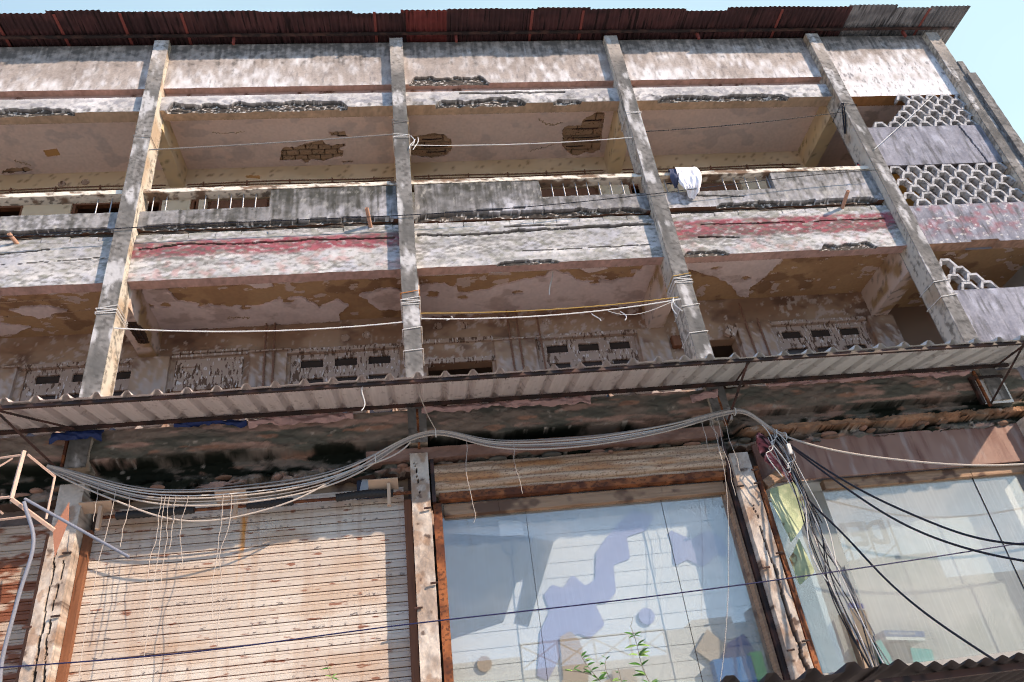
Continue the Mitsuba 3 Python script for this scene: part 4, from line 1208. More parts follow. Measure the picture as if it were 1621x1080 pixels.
# crumpled strips stuffed between awning and ledge
def crumple(x0, x1, z, h, seed, y0=-0.02, step=0.02):
    n = int((x1 - x0) / step)
    xs, t = np.linspace(x0, x1, n + 1), np.linspace(0, 1, 9)
    X, Tt = np.meshgrid(xs, t, indexing='ij')
    q = np.stack([X * 9, Tt * 3, X * 0], -1)
    hh = h * (0.35 + 1.1 * meshkit.fbm(np.stack([X * 3, X * 0, X * 0], -1), 3, seed))
    Y = y0 + 0.07 * (meshkit.fbm(q, 4, seed + 1) - 0.5) * 2 - 0.03 * np.sin(np.pi * Tt)
    Z = z(X) - hh * Tt + 0.03 * (meshkit.fbm(q + 40, 3, seed + 2) - 0.5)
    i, j = np.meshgrid(np.arange(n), np.arange(8), indexing='ij')
    f = np.stack([i * 9 + j, (i + 1) * 9 + j, (i + 1) * 9 + j + 1, i * 9 + j + 1], -1).reshape(-1, 4)
    return np.stack([X, Y, Z], -1).reshape(-1, 3), f


top = lambda X: 5.985 + 0 * X
add('tarpaulin', crumple(-3.98, -3.45, top, 0.16, 5), 'tarp_blue', smooth=True, label='crumpled blue tarpaulin scrap tucked under the awning at the left strut', cat='tarpaulin')
add('tarpaulin', crumple(-2.7, -1.92, top, 0.07, 6), 'tarp_blue', smooth=True, label='thin blue tarpaulin strip under the awning left of the pink rag', cat='tarpaulin')
add('cloth_rag', crumple(-1.9, -0.75, top, 0.12, 15), 'rag_pink', smooth=True, label='dusty pink rag tucked under the awning just right of the blue tarpaulin', cat='rag')
add('cloth_rag', crumple(0.02, 2.0, top, 0.09, 25), 'rag_pink', smooth=True, label='torn pinkish cloth strip under the awning over the rolled up shutter', cat='rag')
add('cloth_rag', crumple(3.2, 3.55, lambda X: 5.97 - 0.2 * (3.55 - X), 0.16, 35), 'rag_pink', smooth=True, label='small hanging pink rag under the awning beside the right cable bend', cat='rag')
add('cloth_rag', crumple(4.2, 6.85, top, 0.055, 45), 'rag_pink', smooth=True, label='thin pinkish cloth edge under the right end of the metal awning', cat='rag')

# ================================================================ cables
bundle = np.array([(-3.85, 5.47), (-3.35, 5.25), (-2.83, 5.06), (-2.39, 4.99), (-1.76, 4.98), (-1.12, 5.05), (-0.6, 5.23), (-0.12, 5.49), (0.16, 5.54), (0.64, 5.39), (1.26, 5.3), (1.82, 5.29), (2.34, 5.33), (2.95, 5.42), (3.5, 5.53), (3.69, 5.53), (3.9, 5.35), (4.12, 5.18)])
far_ = np.clip((0.0 - bundle[:, 0]) / 3.0, 0, 1)
for k in range(6):
    wig = 0.012 * (meshkit.fbm(np.stack([bundle[:, 0] * 1.4 + 9 * k, bundle[:, 0] * 0, bundle[:, 0] * 0], 1), 2, 70 + k) - 0.5) * 2
    off = wig + (k - 2.0) * (0.008 + 0.030 * np.sin(np.pi * np.clip((bundle[:, 0] + 3.85) / 3.8, 0, 1)) * (bundle[:, 0] < 0) + 0.012 * np.sin(np.pi * np.clip(bundle[:, 0] / 3.6, 0, 1)))
    pts = np.stack([bundle[:, 0], -0.22 + 0.012 * np.cos(2.1 * k) + 0 * off, bundle[:, 1] + off], 1)
    mat = ('pale_cable', 'gray_cable', 'pale_cable', 'white_rope', 'pale_cable', 'gray_cable')[k]
    add('power_cable', tube(curve(pts, 140), 0.0095 if k % 2 == 0 else 0.007, 8), mat, smooth=True, cat='cable', group='cables bundled along the shop front',
        label=f"{('lowest', 'second lowest', 'third lowest', 'third highest', 'second highest', 'topmost')[k]} cable of the sagging bundle strung along the shop front")
sg = [(-3.85, -0.22, 5.45), (-3.47, -0.22, 5.22), (-3.0, -0.22, 4.98), (-2.61, -0.22, 4.81), (-2.24, -0.22, 4.74), (-1.75, -0.22, 4.78), (-1.25, -0.22, 4.92), (-0.73, -0.22, 5.17), (-0.46, -0.22, 5.25), (-0.12, -0.22, 5.45)]
add('power_cable', tube(curve(sg, 90), 0.0095, 8), 'pale_cable', smooth=True, cat='cable', label='single pale cable sagging lowest, below the bundle in front of the cream shutter')
right = {'A': ([(4.12, -0.22, 5.17), (4.64, -0.29, 4.91), (5.21, -0.36, 4.73), (5.72, -0.43, 4.6), (6.54, -0.5, 4.5), (8.5, -0.7, 4.7)], 'pale_cable', 0.012, 'pale cable running right across the rusty boards, topmost of those leaving the knot'),
         'B': ([(4.09, -0.22, 5.11), (4.31, -0.48, 4.62), (4.53, -0.73, 4.21), (4.79, -0.99, 3.84), (5.03, -1.24, 3.55), (5.29, -1.5, 3.36), (6.5, -2.4, 2.95)], 'black_cable', 0.011, 'black cable falling right from the knot, upper of the close pair over the glass'),
         'C': ([(4.09, -0.22, 5.09), (4.24, -0.48, 4.63), (4.42, -0.73, 4.18), (4.63, -0.99, 3.77), (4.92, -1.24, 3.45), (5.21, -1.5, 3.22), (6.4, -2.4, 2.75)], 'black_cable', 0.011, 'black cable falling right from the knot, lower of the close pair over the glass'),
         'D': ([(4.02, -0.16, 4.95), (4.11, -0.2, 4.46), (4.22, -0.45, 3.97), (4.36, -0.7, 3.39), (4.49, -0.95, 2.96), (4.7, -1.2, 2.55), (4.9, -1.4, 2.2)], 'black_cable', 0.011, 'black cable dropping steeply down right across the large dusty pane to the tin roof')}
for pts, mat, r, lab in right.values():
    add('power_cable', tube(curve(pts, 80), r, 8), mat, smooth=True, cat='cable', label=lab)
add('thin_wire', tube(curve([(-4.6, -1.2, 3.29), (-3.38, -1.2, 3.27), (-1.85, -1.2, 3.24), (-0.44, -1.2, 3.28), (1.17, -1.2, 3.3), (3.19, -1.2, 3.35), (5.54, -1.2, 3.46), (9.0, -1.2, 3.7)], 90), 0.006, 6), 'navy_wire', smooth=True, cat='wire', label='thin dark blue wire crossing the whole front low over shutter and glass')
add('thin_wire', tube(curve([(-8, -0.03, 8.72), (-5.15, -0.03, 8.84), (-3.63, -0.03, 8.91), (-0.73, -0.03, 8.94), (0.46, -0.03, 8.96), (3.63, -0.03, 9.19), (4.9, -0.03, 9.33), (7.04, -0.03, 9.5)], 90), 0.006, 6), 'black_cable', smooth=True, cat='wire', label='thin black wire strung across the columns along the balcony parapets')

# loose binding wires hanging from the bundle
hang = [(-3.30, 5.22, 0.42), (-3.12, 5.14, 2.1), (-2.98, 5.06, 0.55), (-2.66, 5.03, 0.9), (-2.62, 5.03, 2.2), (-2.58, 5.02, 1.0), (-2.52, 5.0, 0.55), (-2.40, 5.0, 0.75), (-2.05, 4.98, 1.25), (-1.97, 4.98, 1.5), (0.48, 5.45, 1.0), (1.0, 5.34, 0.62), (3.18, 5.46, 0.45), (3.28, 5.48, 0.55), (3.36, 5.5, 1.0), (3.44, 5.52, 0.75), (3.3, 5.48, 3.0)]
NTH = ('first', 'second', 'third', 'fourth', 'fifth', 'sixth', 'seventh', 'eighth', 'ninth', 'tenth')
for k, (x, z, L) in enumerate(hang):
    rank = sum(1 for h in hang if (h[0] < 0) == (x < 0) and h[0] < x)
    n = 12
    t = np.linspace(0, 1, n)
    q = np.stack([t * 2.2 + k * 9, t * 0, t * 0], 1)
    dx = (meshkit.fbm(q, 3, 60 + k) - 0.5) * 0.16 * min(1, L) - (0.25 if L > 2.5 else 0.0) * t * t * (3 if L > 2.5 else 1)
    pts = np.stack([x + dx * np.minimum(1, t * 3), -0.24 + 0 * t, z + 0.02 - L * t], 1)
    add('binding_wire', tube(curve(pts, 50), 0.0034, 5), 'pale_cable', smooth=True, cat='wire', group='loose wire ends under the cable bundle', label=f"{NTH[rank]} loose wire end from the left hanging over the {'cream shutter' if x < 0 else 'middle shop'}")

# the knot at the right, wires going down
kn = numbered('wire_knot')
labels[kn] = {'label': 'tangled knot of wires with scorched pink wrapping below the right cable bend', 'category': 'wire bundle'}
drop = np.array([(3.98, -0.2, 5.21), (4.05, -0.2, 4.92), (4.10, -0.2, 4.58), (4.11, -0.2, 4.14), (4.15, -0.2, 3.53), (4.23, -0.2, 2.96), (4.30, -0.2, 2.4)])
for k in range(16):
    j = (meshkit.fbm(np.stack([np.arange(7) * 0.7 + 11 * k, np.zeros(7), np.zeros(7)], 1), 2, k) - 0.5)
    sp_ = np.linspace(0.03, 0.20, 7)
    pts = drop[: 7 - (k % 4 if k % 3 == 0 else 0)].copy()
    m_ = len(pts)
    pts[:, 0] += (j * 2 * sp_)[:m_] + 0.02 * (k % 5 - 2)
    pts[:, 1] += 0.04 * math.sin(k * 2.0)
    add(kn + '__wire', tube(curve(pts, 40), 0.0065, 5), ('black_cable', 'gray_cable', 'white_rope', 'black_cable')[k % 4], smooth=True)
for k in range(5):
    t = np.linspace(0, 1, 14)
    pts = np.stack([3.86 + 0.05 * k + 0.06 * np.sin(7 * t + k), np.full(14, -0.25), 5.28 - 0.55 * t + 0.05 * np.cos(9 * t + k)], 1)
    add(kn + '__wire', tube(curve(pts, 60), 0.006, 5), ('white_rope', 'gray_cable')[k % 2], smooth=True)


def wrap_mesh(x0, z0, x1, z1, w, seed):
    n, m_ = 26, 13
    s, t = np.meshgrid(np.linspace(0, 1, n), np.linspace(0, 2 * np.pi, m_), indexing='ij')
    q = np.stack([s * 7, np.cos(t) * 1.6, np.sin(t) * 1.6], -1)
    R = w * (0.5 + 1.3 * meshkit.fbm(q, 4, seed)) * (0.45 + 0.55 * np.sin(np.pi * np.clip(s * 1.05, 0, 1)))
    X = x0 + (x1 - x0) * s + R * np.cos(t)
    Y = -0.12 + R * 0.6 * np.sin(t)
    Z = z0 + (z1 - z0) * s + 0.4 * R * np.sin(2 * t)
    i, j = np.meshgrid(np.arange(n - 1), np.arange(m_ - 1), indexing='ij')
    f = np.stack([i * m_ + j, (i + 1) * m_ + j, (i + 1) * m_ + j + 1, i * m_ + j + 1], -1).reshape(-1, 4)
    return trimesh.Trimesh(np.stack([X, Y, Z], -1).reshape(-1, 3), np.vstack([f[:, [0, 1, 2]], f[:, [0, 2, 3]]]), process=False)


def burnt(v):
    g = meshkit.fbm(v * 22, 3, 8)
    c = lay(np.zeros(v.shape) + (0.30, 0.09, 0.10), (0.62, 0.30, 0.32), sst(0.5, 0.62, g))
    return lay(c, (0.02, 0.015, 0.018), sst(0.54, 0.60, meshkit.fbm(v * 15 + 5, 3, 9)))


colored(kn + '__wrapping', wrap_mesh(3.86, 5.28, 3.92, 4.86, 0.075, 3), burnt)
colored(kn + '__wrapping', wrap_mesh(3.99, 4.95, 4.06, 4.68, 0.05, 6), burnt)
add(kn + '__connector', bx(4.06, 4.10, -0.28, -0.25, 4.94, 5.06), 'white_rope')
# cable ties
for x, z, where in ((0.16, 5.54, 'at its left crest over the middle pier'), (3.6, 5.54, 'at its right crest'), (-0.5, 5.28, 'on the slope left of the middle pier'), (4.1, 5.18, 'at the wire knot')):
    m = trimesh.creation.torus(0.045, 0.006, major_sections=24, minor_sections=6)
    m.apply_transform(trimesh.transformations.rotation_matrix(math.pi / 2, [0, 1, 0]))
    m.apply_translation((x, -0.22, z))
    add('cable_tie', m, 'white_rope', smooth=True, cat='cable tie', group='ties round the cable bundle', label='ring of cord tied round the cable bundle ' + where)
add('thin_wire', tube([(0.0, -0.85, 5.70), (0.08, -0.5, 5.62), (0.17, -0.22, 5.56)], 0.005, 5), 'pale_cable', smooth=True, cat='wire', label='short wire tying the cable bundle up to the awning above the middle pier')
add('thin_wire', tube(curve([(-0.55, -0.99, 5.76), (-0.57, -0.99, 5.66), (-0.55, -0.98, 5.58), (-0.58, -0.99, 5.46)], 20), 0.006, 5), 'white_rope', smooth=True, cat='wire', label='white string end dangling from the awning edge left of the middle column')

# ================================================================ clothes lines on the balconies


def line(a, b, d, mat, lab, r=0.006, n=40):
    return add('clothes_line', tube(sag(a, b, d, n), r, 6), mat, smooth=True, cat='clothes line', label=lab)


line((-3.56, 0.02, 10.412), (-0.15, 0.02, 10.60), 0.02, 'gray_cable', 'gray wire line between the two left columns on the upper balcony', 0.009)
line((0.08, 0.02, 10.36), (3.44, 0.02, 10.40), 0.06, 'white_rope', 'white cord line strung across the upper balcony right of the middle column', 0.007)
line((3.66, 0.02, 10.52), (7.03, 0.02, 10.86), 0.05, 'black_cable', 'thin black line across the upper balcony before the stair column')
line((-3.56, 0.02, 7.36), (-0.14, 0.02, 7.22), 0.09, 'white_rope', 'white cord line across the lower balcony left of the middle column', 0.0085)
line((0.08, 0.02, 7.34), (3.45, 0.02, 7.38), 0.07, 'yellow_rope', 'yellow cord line across the lower balcony right of the middle column')
line((0.08, 0.0, 7.245), (3.45, 0.0, 7.33), 0.10, 'white_rope', 'white knotted cord line just under the yellow line on the lower balcony', 0.0085)
line((7.16, -0.02, 9.95), (8.75, 0.0, 11.22), 0.0, 'white_rope', 'white cord rising from the stair column across the upper block screen')
add('clothes_line', tube(curve([(2.45, -0.01, 7.2), (2.75, -0.01, 7.12), (3.1, -0.01, 7.2), (3.4, -0.01, 7.32)], 40), 0.004, 5), 'white_rope', smooth=True, cat='clothes line', label='slack thin cord looping under the white line near the third column')


def ring(i, z, mat, n=1, gap=0.03, tilt=0.02, r=0.005, right=0.34):
    a, b = COL[i] if i < 5 else (9.27, 9.5)
    e = 0.014
    parts = []
    for k in range(n):
        zz = z - k * gap
        t = tilt * math.sin(k * 2.7 + z)
        loop = [(a - e, 0.34 + e, zz), (a - e, -e, zz - t), (b + e, -e, zz + t), (b + e, 0.34 + e, zz), (a - e, 0.34 + e, zz)]
        parts += [tube([p, q], r, 6) for p, q in zip(loop[:-1], loop[1:])]
    return cat_(parts)


ties = [(1, 10.66, 'gray_cable', 1, 'gray wire loop round the left column on the upper balcony'),
        (1, 7.66, 'white_rope', 4, 'white cord wound four times round the left column on the lower balcony'),
        (2, 10.86, 'gray_cable', 2, 'two gray loops high round the middle column'),
        (2, 10.56, 'white_rope', 3, 'white cord loops round the middle column on the upper balcony'),
        (2, 7.56, 'white_rope', 4, 'white cord wound tightly round the middle column on the lower balcony'),
        (2, 7.66, 'orange_rope', 1, 'orange cord loop round the middle column above the white winding'),
        (2, 7.10, 'white_rope', 1, 'single white loop low on the middle column, upper of two'),
        (2, 6.78, 'white_rope', 1, 'single white loop low on the middle column, lower of two'),
        (3, 10.94, 'white_rope', 2, 'white cord loops round the third column on the upper balcony'),
        (3, 7.68, 'white_rope', 4, 'white cord wound round the third column on the lower balcony'),
        (3, 7.72, 'yellow_rope', 1, 'yellow loop on the third column above the white winding'),
        (3, 7.22, 'white_rope', 1, 'single white loop on the third column above the awning, upper one'),
        (3, 6.80, 'white_rope', 1, 'single white loop on the third column above the awning, lower one'),
        (4, 11.0, 'black_cable', 1, 'black cord loop round the stair column on the upper balcony'),
        (4, 7.40, 'white_rope', 1, 'white loop round the stair column at the broken screen'),
        (4, 7.15, 'white_rope', 1, 'lower white loop on the stair column just below another loop')]
for i, z, mat, n, lab in ties:
    add('cord_loop', ring(i, z, mat, n), mat, cat='cord', label=lab, smooth=40)
# loose ends by the knots
ENDS = ('nearest the middle column on the upper balcony', 'at the upper middle column, rightmost of three', 'at the upper middle column, lowest of three', 'at the third column on the lower balcony, longer one', 'at the third column on the lower balcony, shorter one',
        'from the lower white line, left knot', 'from the lower white line, right knot', 'from the lower white line close to the middle column', 'alone from the ceiling of the lower middle balcony')
for k, (x, y, z, L) in enumerate(((0.10, -0.02, 10.52, 0.22), (0.16, -0.02, 10.48, 0.26), (0.12, -0.02, 10.44, 0.2), (3.34, -0.02, 7.34, 0.26), (3.38, -0.02, 7.32, 0.2), (2.28, -0.01, 7.17, 0.12), (2.62, -0.01, 7.18, 0.14), (0.42, -0.01, 7.24, 0.05), (1.9, 0.5, 8.28, 0.4))):
    t = np.linspace(0, 1, 6)
    pts = np.stack([x + 0.05 * np.sin(3 * t + k), y + 0 * t, z - L * t], 1)
    add('cord_end', tube(curve(pts, 16), 0.007, 5), 'white_rope', smooth=True, cat='cord', group='loose cord ends at the clothes lines', label='short loose white cord end hanging ' + ENDS[k])
add('cord_loop', tube(curve([(7.02, -0.01, 10.98), (7.0, 0.1, 10.75), (7.0, 0.2, 10.55), (7.01, 0.05, 10.75), (7.03, -0.02, 11.0)], 30), 0.012, 6), 'black_cable', smooth=True, cat='cord', label='black twisted cord end hanging on the side of the stair column')


# cloth over the rail
def drape(x0, x1, y_out, z_top, z_bot, seed, fold=0.03):
    n, m_ = 44, 34
    s, t = np.meshgrid(np.linspace(0, 1, n), np.linspace(0, 1, m_), indexing='ij')
    wid = 0.78 + 0.30 * np.sin(np.pi * np.clip(t * 0.85, 0, 1)) - 0.22 * np.clip((t - 0.6) / 0.4, 0, 1) ** 2
    X = (x0 + x1) / 2 + (s - 0.5) * (x1 - x0) * wid + 0.02 * np.sin(5 * t)
    drop_ = np.clip((t - 0.22) / 0.78, 0, 1)
    arc = np.clip(t / 0.22, 0, 1)
    Y = np.where(t < 0.22, 0.29 - (0.29 - y_out) * np.sin(arc * np.pi / 2), y_out - 0.05 * np.sin(np.pi * drop_))
    Z = np.where(t < 0.22, z_top - 0.10 * (1 - np.sin(arc * np.pi / 2)), z_top - (z_top - z_bot) * drop_ * (0.84 + 0.16 * np.sin(np.pi * np.clip(s, 0, 1)) ** 0.8))
    q = np.stack([s * 5, t * 1.6, s * 0], -1)
    Y += fold * 2 * (meshkit.fbm(q, 3, seed) - 0.5) * (0.25 + drop_) - 0.7 * fold * np.abs(np.sin(9 * s + 2.5 * t + 2 * meshkit.fbm(q * 2, 2, seed + 4))) * drop_ - 0.10 * np.sin(np.pi * s) * np.clip((t - 0.45) / 0.5, 0, 1) * (1 - np.clip((t - 0.85) / 0.15, 0, 1) * 1.2)
    i, j = np.meshgrid(np.arange(n - 1), np.arange(m_ - 1), indexing='ij')
    f = np.stack([i * m_ + j, (i + 1) * m_ + j, (i + 1) * m_ + j + 1, i * m_ + j + 1], -1).reshape(-1, 4)
    return np.stack([X, Y, Z], -1).reshape(-1, 3), f


add('hanging_cloth', drape(3.93, 4.27, 0.05, 9.765, 9.15, 3, 0.075), 'cloth_white', smooth=True, cat='cloth', label='crumpled white cloth hung over the balcony handrail beside the third column')
add('hanging_cloth', drape(3.84, 3.97, 0.07, 9.76, 9.38, 8, 0.03), 'cloth_navy', smooth=True, cat='cloth', label='dark navy cloth hung over the balcony handrail against the white one')
bt = numbered('bottle')
labels[bt] = {'label': 'small red object with dark cap standing on the balcony rail by the stair column', 'category': 'bottle'}
m = trimesh.creation.revolve([(0, 0), (0.022, 0), (0.026, 0.02), (0.024, 0.09), (0.012, 0.12), (0, 0.12)], sections=20)
m.apply_translation((6.96, 0.2, 9.74))
add(bt + '__body', m, 'box_red', smooth=40)
m = trimesh.creation.revolve([(0, 0.12), (0.014, 0.12), (0.014, 0.15), (0, 0.152)], sections=16)
m.apply_translation((6.96, 0.2, 9.74))
add(bt + '__cap', m, 'sign_navy', smooth=40)

# ================================================================ left sign frame and pipes
fr_ = numbered('sign_frame')
labels[fr_] = {'label': 'bare rusty pink angle iron sign frame sticking out at the left shutter', 'category': 'sign frame'}
Af, Bf, Cf = np.array((-3.81, -0.8, 5.37)), np.array((-3.82, -0.8, 4.88)), np.array((-3.52, -0.5, 4.66))
for p, q, w_ in ((Af, Bf, 0.022), (Bf, Cf, 0.022), ((-3.78, -0.78, 5.34), (-3.62, -0.5, 5.22), 0.014), ((-3.62, -0.5, 5.22), (-3.64, -0.45, 4.80), 0.013), ((-4.6, -0.8, 5.26), (-3.82, -0.8, 5.33), 0.012), ((-4.6, -0.8, 4.88), (-3.83, -0.8, 4.90), 0.014), ((-4.6, -0.6, 4.74), (-3.66, -0.6, 4.78), 0.012), ((-4.1, -0.8, 4.95), (-3.94, -0.65, 4.80), 0.010), ((-4.3, -0.8, 5.0), (-3.9, -0.8, 5.30), 0.010)):
    add(fr_ + '__bar', tube([p, q], w_, 4), 'pink_angle')
add(fr_ + '__end_plate', cat_([rot(bx(-3.58, -3.46, -0.36, -0.35, 4.38, 4.98), [0, 1, 0], 8, (-3.5, -0.35, 4.7))]) if False else ext_xz(Polygon([(-3.50, 5.00), (-3.47, 4.80), (-3.53, 4.45), (-3.60, 4.72)]), -0.36, -0.352), 'orange_paint')
add('conduit_pipe', tube(curve([(-3.70, -0.8, 4.84), (-3.60, -0.79, 4.62), (-3.55, -0.78, 4.47), (-3.58, -0.74, 4.1), (-3.62, -0.7, 3.75), (-3.65, -0.65, 3.45), (-3.63, -0.6, 3.2), (-3.63, -0.6, 0.0)], 70), 0.017, 10), 'blue_gray_pipe', smooth=True, cat='pipe', label='bent blue gray conduit hanging down from the sign frame at far left')
add('conduit_pipe', tube([(-3.70, -0.8, 4.87), (-2.68, -0.8, 4.22)], 0.014, 10), 'blue_gray_pipe', smooth=True, cat='pipe', label='straight blue gray pipe slanting across the cream shutter from the sign frame')

# small sign scraps above the shutter
sg_ = numbered('shop_sign')
labels[sg_] = {'label': 'small dark sign scrap with gray bar and orange hexagon behind the shutter top', 'category': 'sign'}
add(sg_ + '__board', bx(-0.74, -0.40, 0.225, 0.235, 5.02, 5.26), 'sign_navy')
add(sg_ + '__bar', ext_xz(Polygon([(-0.73, 5.03), (-0.68, 5.26), (-0.60, 5.25), (-0.63, 5.03)]), 0.218, 0.224), 'sign_gray')
hx = [(-0.515 + 0.062 * math.sin(k * math.pi / 3), 5.165 + 0.062 * math.cos(k * math.pi / 3)) for k in range(6)]
add(sg_ + '__hexagon', ext_xz(Polygon(hx), 0.216, 0.224), 'card_orange')

# polycarbonate sheets hanging by the right pier
for pts, lab in (([(3.84, 4.66), (4.18, 4.70), (4.16, 4.30), (4.10, 4.22), (3.86, 4.02), (3.80, 4.5)], 'stained yellow green plastic sheet hanging under the wire knot, the upper larger one'),
                 ([(3.97, 4.06), (4.02, 3.68), (3.83, 3.58), (3.80, 3.86)], 'pale green plastic sheet piece behind the wires, the lower smaller one')):
    p0 = rag(Polygon(pts), 0.012, 0.03, 4, 12)
    m = ext_xz(p0, -0.02, -0.014).subdivide_to_size(0.05, max_iter=10)
    v = np.array(m.vertices)
    v[:, 1] += 0.03 * np.sin(v[:, 0] * 9 + v[:, 2] * 5)
    add('plastic_sheet', trimesh.Trimesh(v, m.faces, process=False), 'polycarbonate', cat='plastic sheet', label=lab)

# ================================================================ things inside the shop windows


def card(name, poly, y, mat, cat, lab, t=0.012, r=0.0):
    p = Polygon(poly)
    if r:
        p = p.buffer(r).buffer(-2 * r).buffer(r)
    return add(name, ext_xz(p, y, y + t), mat, cat=cat, label=lab)


card('display_shape', [(0.19, 4.62), (1.08, 4.50), (1.39, 4.42), (1.10, 3.78), (1.00, 3.55), (0.86, 3.60), (1.02, 4.05), (0.93, 4.02), (0.74, 3.62), (0.16, 3.50)], 0.422, 'card_gray', 'board', 'large gray angular flat shape behind the left part of the glass')  # flat dark gray angular shape set against the panelling
card('display_shape', [(0.80, 4.72), (1.06, 4.68), (1.07, 4.52), (0.80, 4.53)], 0.405, 'card_white', 'board', 'small white card at the top of the left glass pane')
blob = [(2.60, 4.62), (2.45, 4.45), (2.22, 4.40), (2.21, 4.15), (2.01, 4.10), (1.98, 3.80), (1.86, 3.70), (1.73, 3.72), (1.80, 3.48), (1.62, 3.36), (1.51, 3.42), (1.40, 3.39), (1.20, 3.10), (1.12, 3.00), (1.02, 3.05), (1.11, 3.48), (1.24, 3.68), (1.20, 3.85), (1.30, 3.95), (1.42, 3.90), (1.54, 4.04), (1.66, 3.90), (1.78, 3.96), (1.84, 4.25), (2.0, 4.42), (2.15, 4.55), (2.35, 4.70)]
card('cutout_shape', blob, 0.422, 'card_mauve', 'board', 'wavy mauve cutout shape running diagonally behind the middle glass', 0.012, 0.035)  # flat mauve shape with a smoothed wavy outline
card('cutout_shape', [(2.70, 4.45), (2.95, 4.30), (3.15, 4.38), (3.30, 4.30), (3.36, 4.05), (3.2, 4.1), (3.0, 3.98), (2.85, 4.08), (2.68, 4.02), (2.72, 4.25)], 0.422, 'card_mauve', 'board', 'smaller wavy mauve cutout shape behind the right glass of the middle shop', 0.012, 0.035)
card('cutout_shape', [(1.30, 3.40), (1.42, 3.45), (1.50, 3.35), (1.55, 3.05), (1.50, 2.85), (1.75, 2.95), (1.85, 3.05), (1.72, 2.7), (1.1, 2.55), (1.15, 2.85), (1.28, 3.0)], 0.405, 'card_tan', 'board', 'brown cutout figure at the foot of the middle glass pane', 0.012, 0.03)
for x, z, r_, lab in ((0.50, 3.22, 0.075, 'brownish disc at the lower left of the middle shop glass'), (2.26, 3.52, 0.085, 'mauve disc above the green plant behind the glass'), (0.92, 4.42, 0.10, 'dark disc near the top left behind the glass')):
    card('round_disc', [(x + r_ * math.cos(t), z + r_ * math.sin(t)) for t in np.linspace(0, 6.2, 28)], 0.408, 'card_tan' if x < 0.6 else 'card_dark' if z > 4 else 'card_mauve', 'disc', lab)
card('square_tile', [(2.87, 3.32), (3.04, 3.14), (2.86, 2.97), (2.69, 3.13)], 0.390, 'card_beige', 'tile', 'beige square tile turned on its corner at the lower right of the glass', 0.02)
card('square_tile', [(1.78, 3.02), (2.02, 3.02), (2.02, 2.76), (1.78, 2.76)], 0.390, 'card_beige', 'tile', 'upright brown tile behind the tall sprig of green leaves', 0.02)
add('storage_box', bx(2.82, 3.22, 0.29, 0.43, 2.60, 3.0), 'box_blue', cat='box', label='blue box at the lower right corner of the middle shop window')
add('storage_box', bx(3.225, 3.34, 0.28, 0.40, 2.62, 3.03), 'box_green', cat='box', label='bright green box leaning against the blue box')
add('display_shape', rot(bx(3.0, 3.38, 0.431, 0.436, 2.6, 3.2), [0, 1, 0], -20, (3.2, 0.43, 2.9)), 'box_purple', cat='board', label='slanted purple panel behind the blue and green boxes')
gb = numbered('game_box')
labels[gb] = {'label': 'flat blue and white box lying on top of others in the right window', 'category': 'box'}
add(gb + '__lid', rot(bx(4.74, 5.18, 0.325, 0.60, 3.02, 3.08), [0, 1, 0], 7, (4.96, 0.5, 3.05)), 'box_blue')
add(gb + '__tray', rot(bx(4.75, 5.17, 0.33, 0.595, 2.985, 3.02), [0, 1, 0], 7, (4.96, 0.5, 3.05)), 'card_white')
try:
    m = meshkit.text_mesh('KAAJAL EXCLUSIVE', 0.022, 0.002, True)
    m.apply_scale((min(1.0, 0.36 / (m.bounds[1][0] - m.bounds[0][0])), 1, 1))
    m.apply_transform(trimesh.transformations.rotation_matrix(math.pi / 2, [1, 0, 0]))
    m.apply_translation((4.78, 0.323, 3.04))
    add(gb + '__lettering', rot(m, [0, 1, 0], 7, (4.96, 0.5, 3.05)), 'card_white')
except Exception:
    pass
add('storage_box', bx(4.76, 4.98, 0.34, 0.60, 2.72, 2.97), 'card_gray', cat='box', label='dark box under the flat blue and white box in the right window')
add('storage_box', rot(bx(4.66, 4.75, 0.36, 0.6, 2.72, 3.02), [0, 1, 0], -14, (4.7, 0.5, 2.8)), 'box_teal', cat='box', label='bright teal box leaning at the bottom left of the right window')
add('storage_box', bx(4.58, 4.64, 0.45, 0.7, 2.72, 3.10), 'box_red', cat='box', label='dark red box edge left of the teal box')
add('storage_box', rot(bx(4.95, 5.18, 0.33, 0.36, 2.72, 2.90), [0, 1, 0], 10, (5, 0.4, 2.8)), 'box_teal', cat='box', label='teal rimmed tray in front of the dark box')
cb = numbered('cardboard_carton')
labels[cb] = {'label': 'tall open brown cardboard carton between the two right glass panes', 'category': 'carton'}
add(cb + '__side', ext_xz(Polygon([(4.50, 3.38), (4.68, 3.34), (4.60, 2.72), (4.44, 2.72)]), 0.40, 0.408), 'card_tan')
add(cb + '__side', bx(4.44, 4.448, 0.408, 0.60, 2.72, 3.36), 'card_tan')
add(cb + '__label', rot(bx(4.49, 4.67, 0.39, 0.398, 3.37, 3.42), [0, 1, 0], 8, (4.6, 0.39, 3.4)), 'box_purple')

# ================================================================ plants


def leaf_mesh(p, d, L, w, up):
    d = np.asarray(d, float) / np.linalg.norm(d)
    s = np.cross(d, up)
    s /= np.linalg.norm(s) + 1e-9
    n_ = np.cross(s, d)
    t = np.linspace(0, 1, 8)
    wd = w * np.sin(np.pi * t ** 0.8) * 0.5
    mid = np.asarray(p) + d * (L * t)[:, None] - n_ * (0.12 * L * t * t)[:, None]
    l, r_ = mid + s * wd[:, None] + n_ * (wd * 0.3)[:, None], mid - s * wd[:, None] + n_ * (wd * 0.3)[:, None]
    v = np.vstack([mid, l, r_])
    f = []
    for k in range(7):
        f += [[k, k + 1, 8 + k + 1, 8 + k], [k + 1, k, 16 + k, 16 + k + 1]]
    return v, np.array(f)


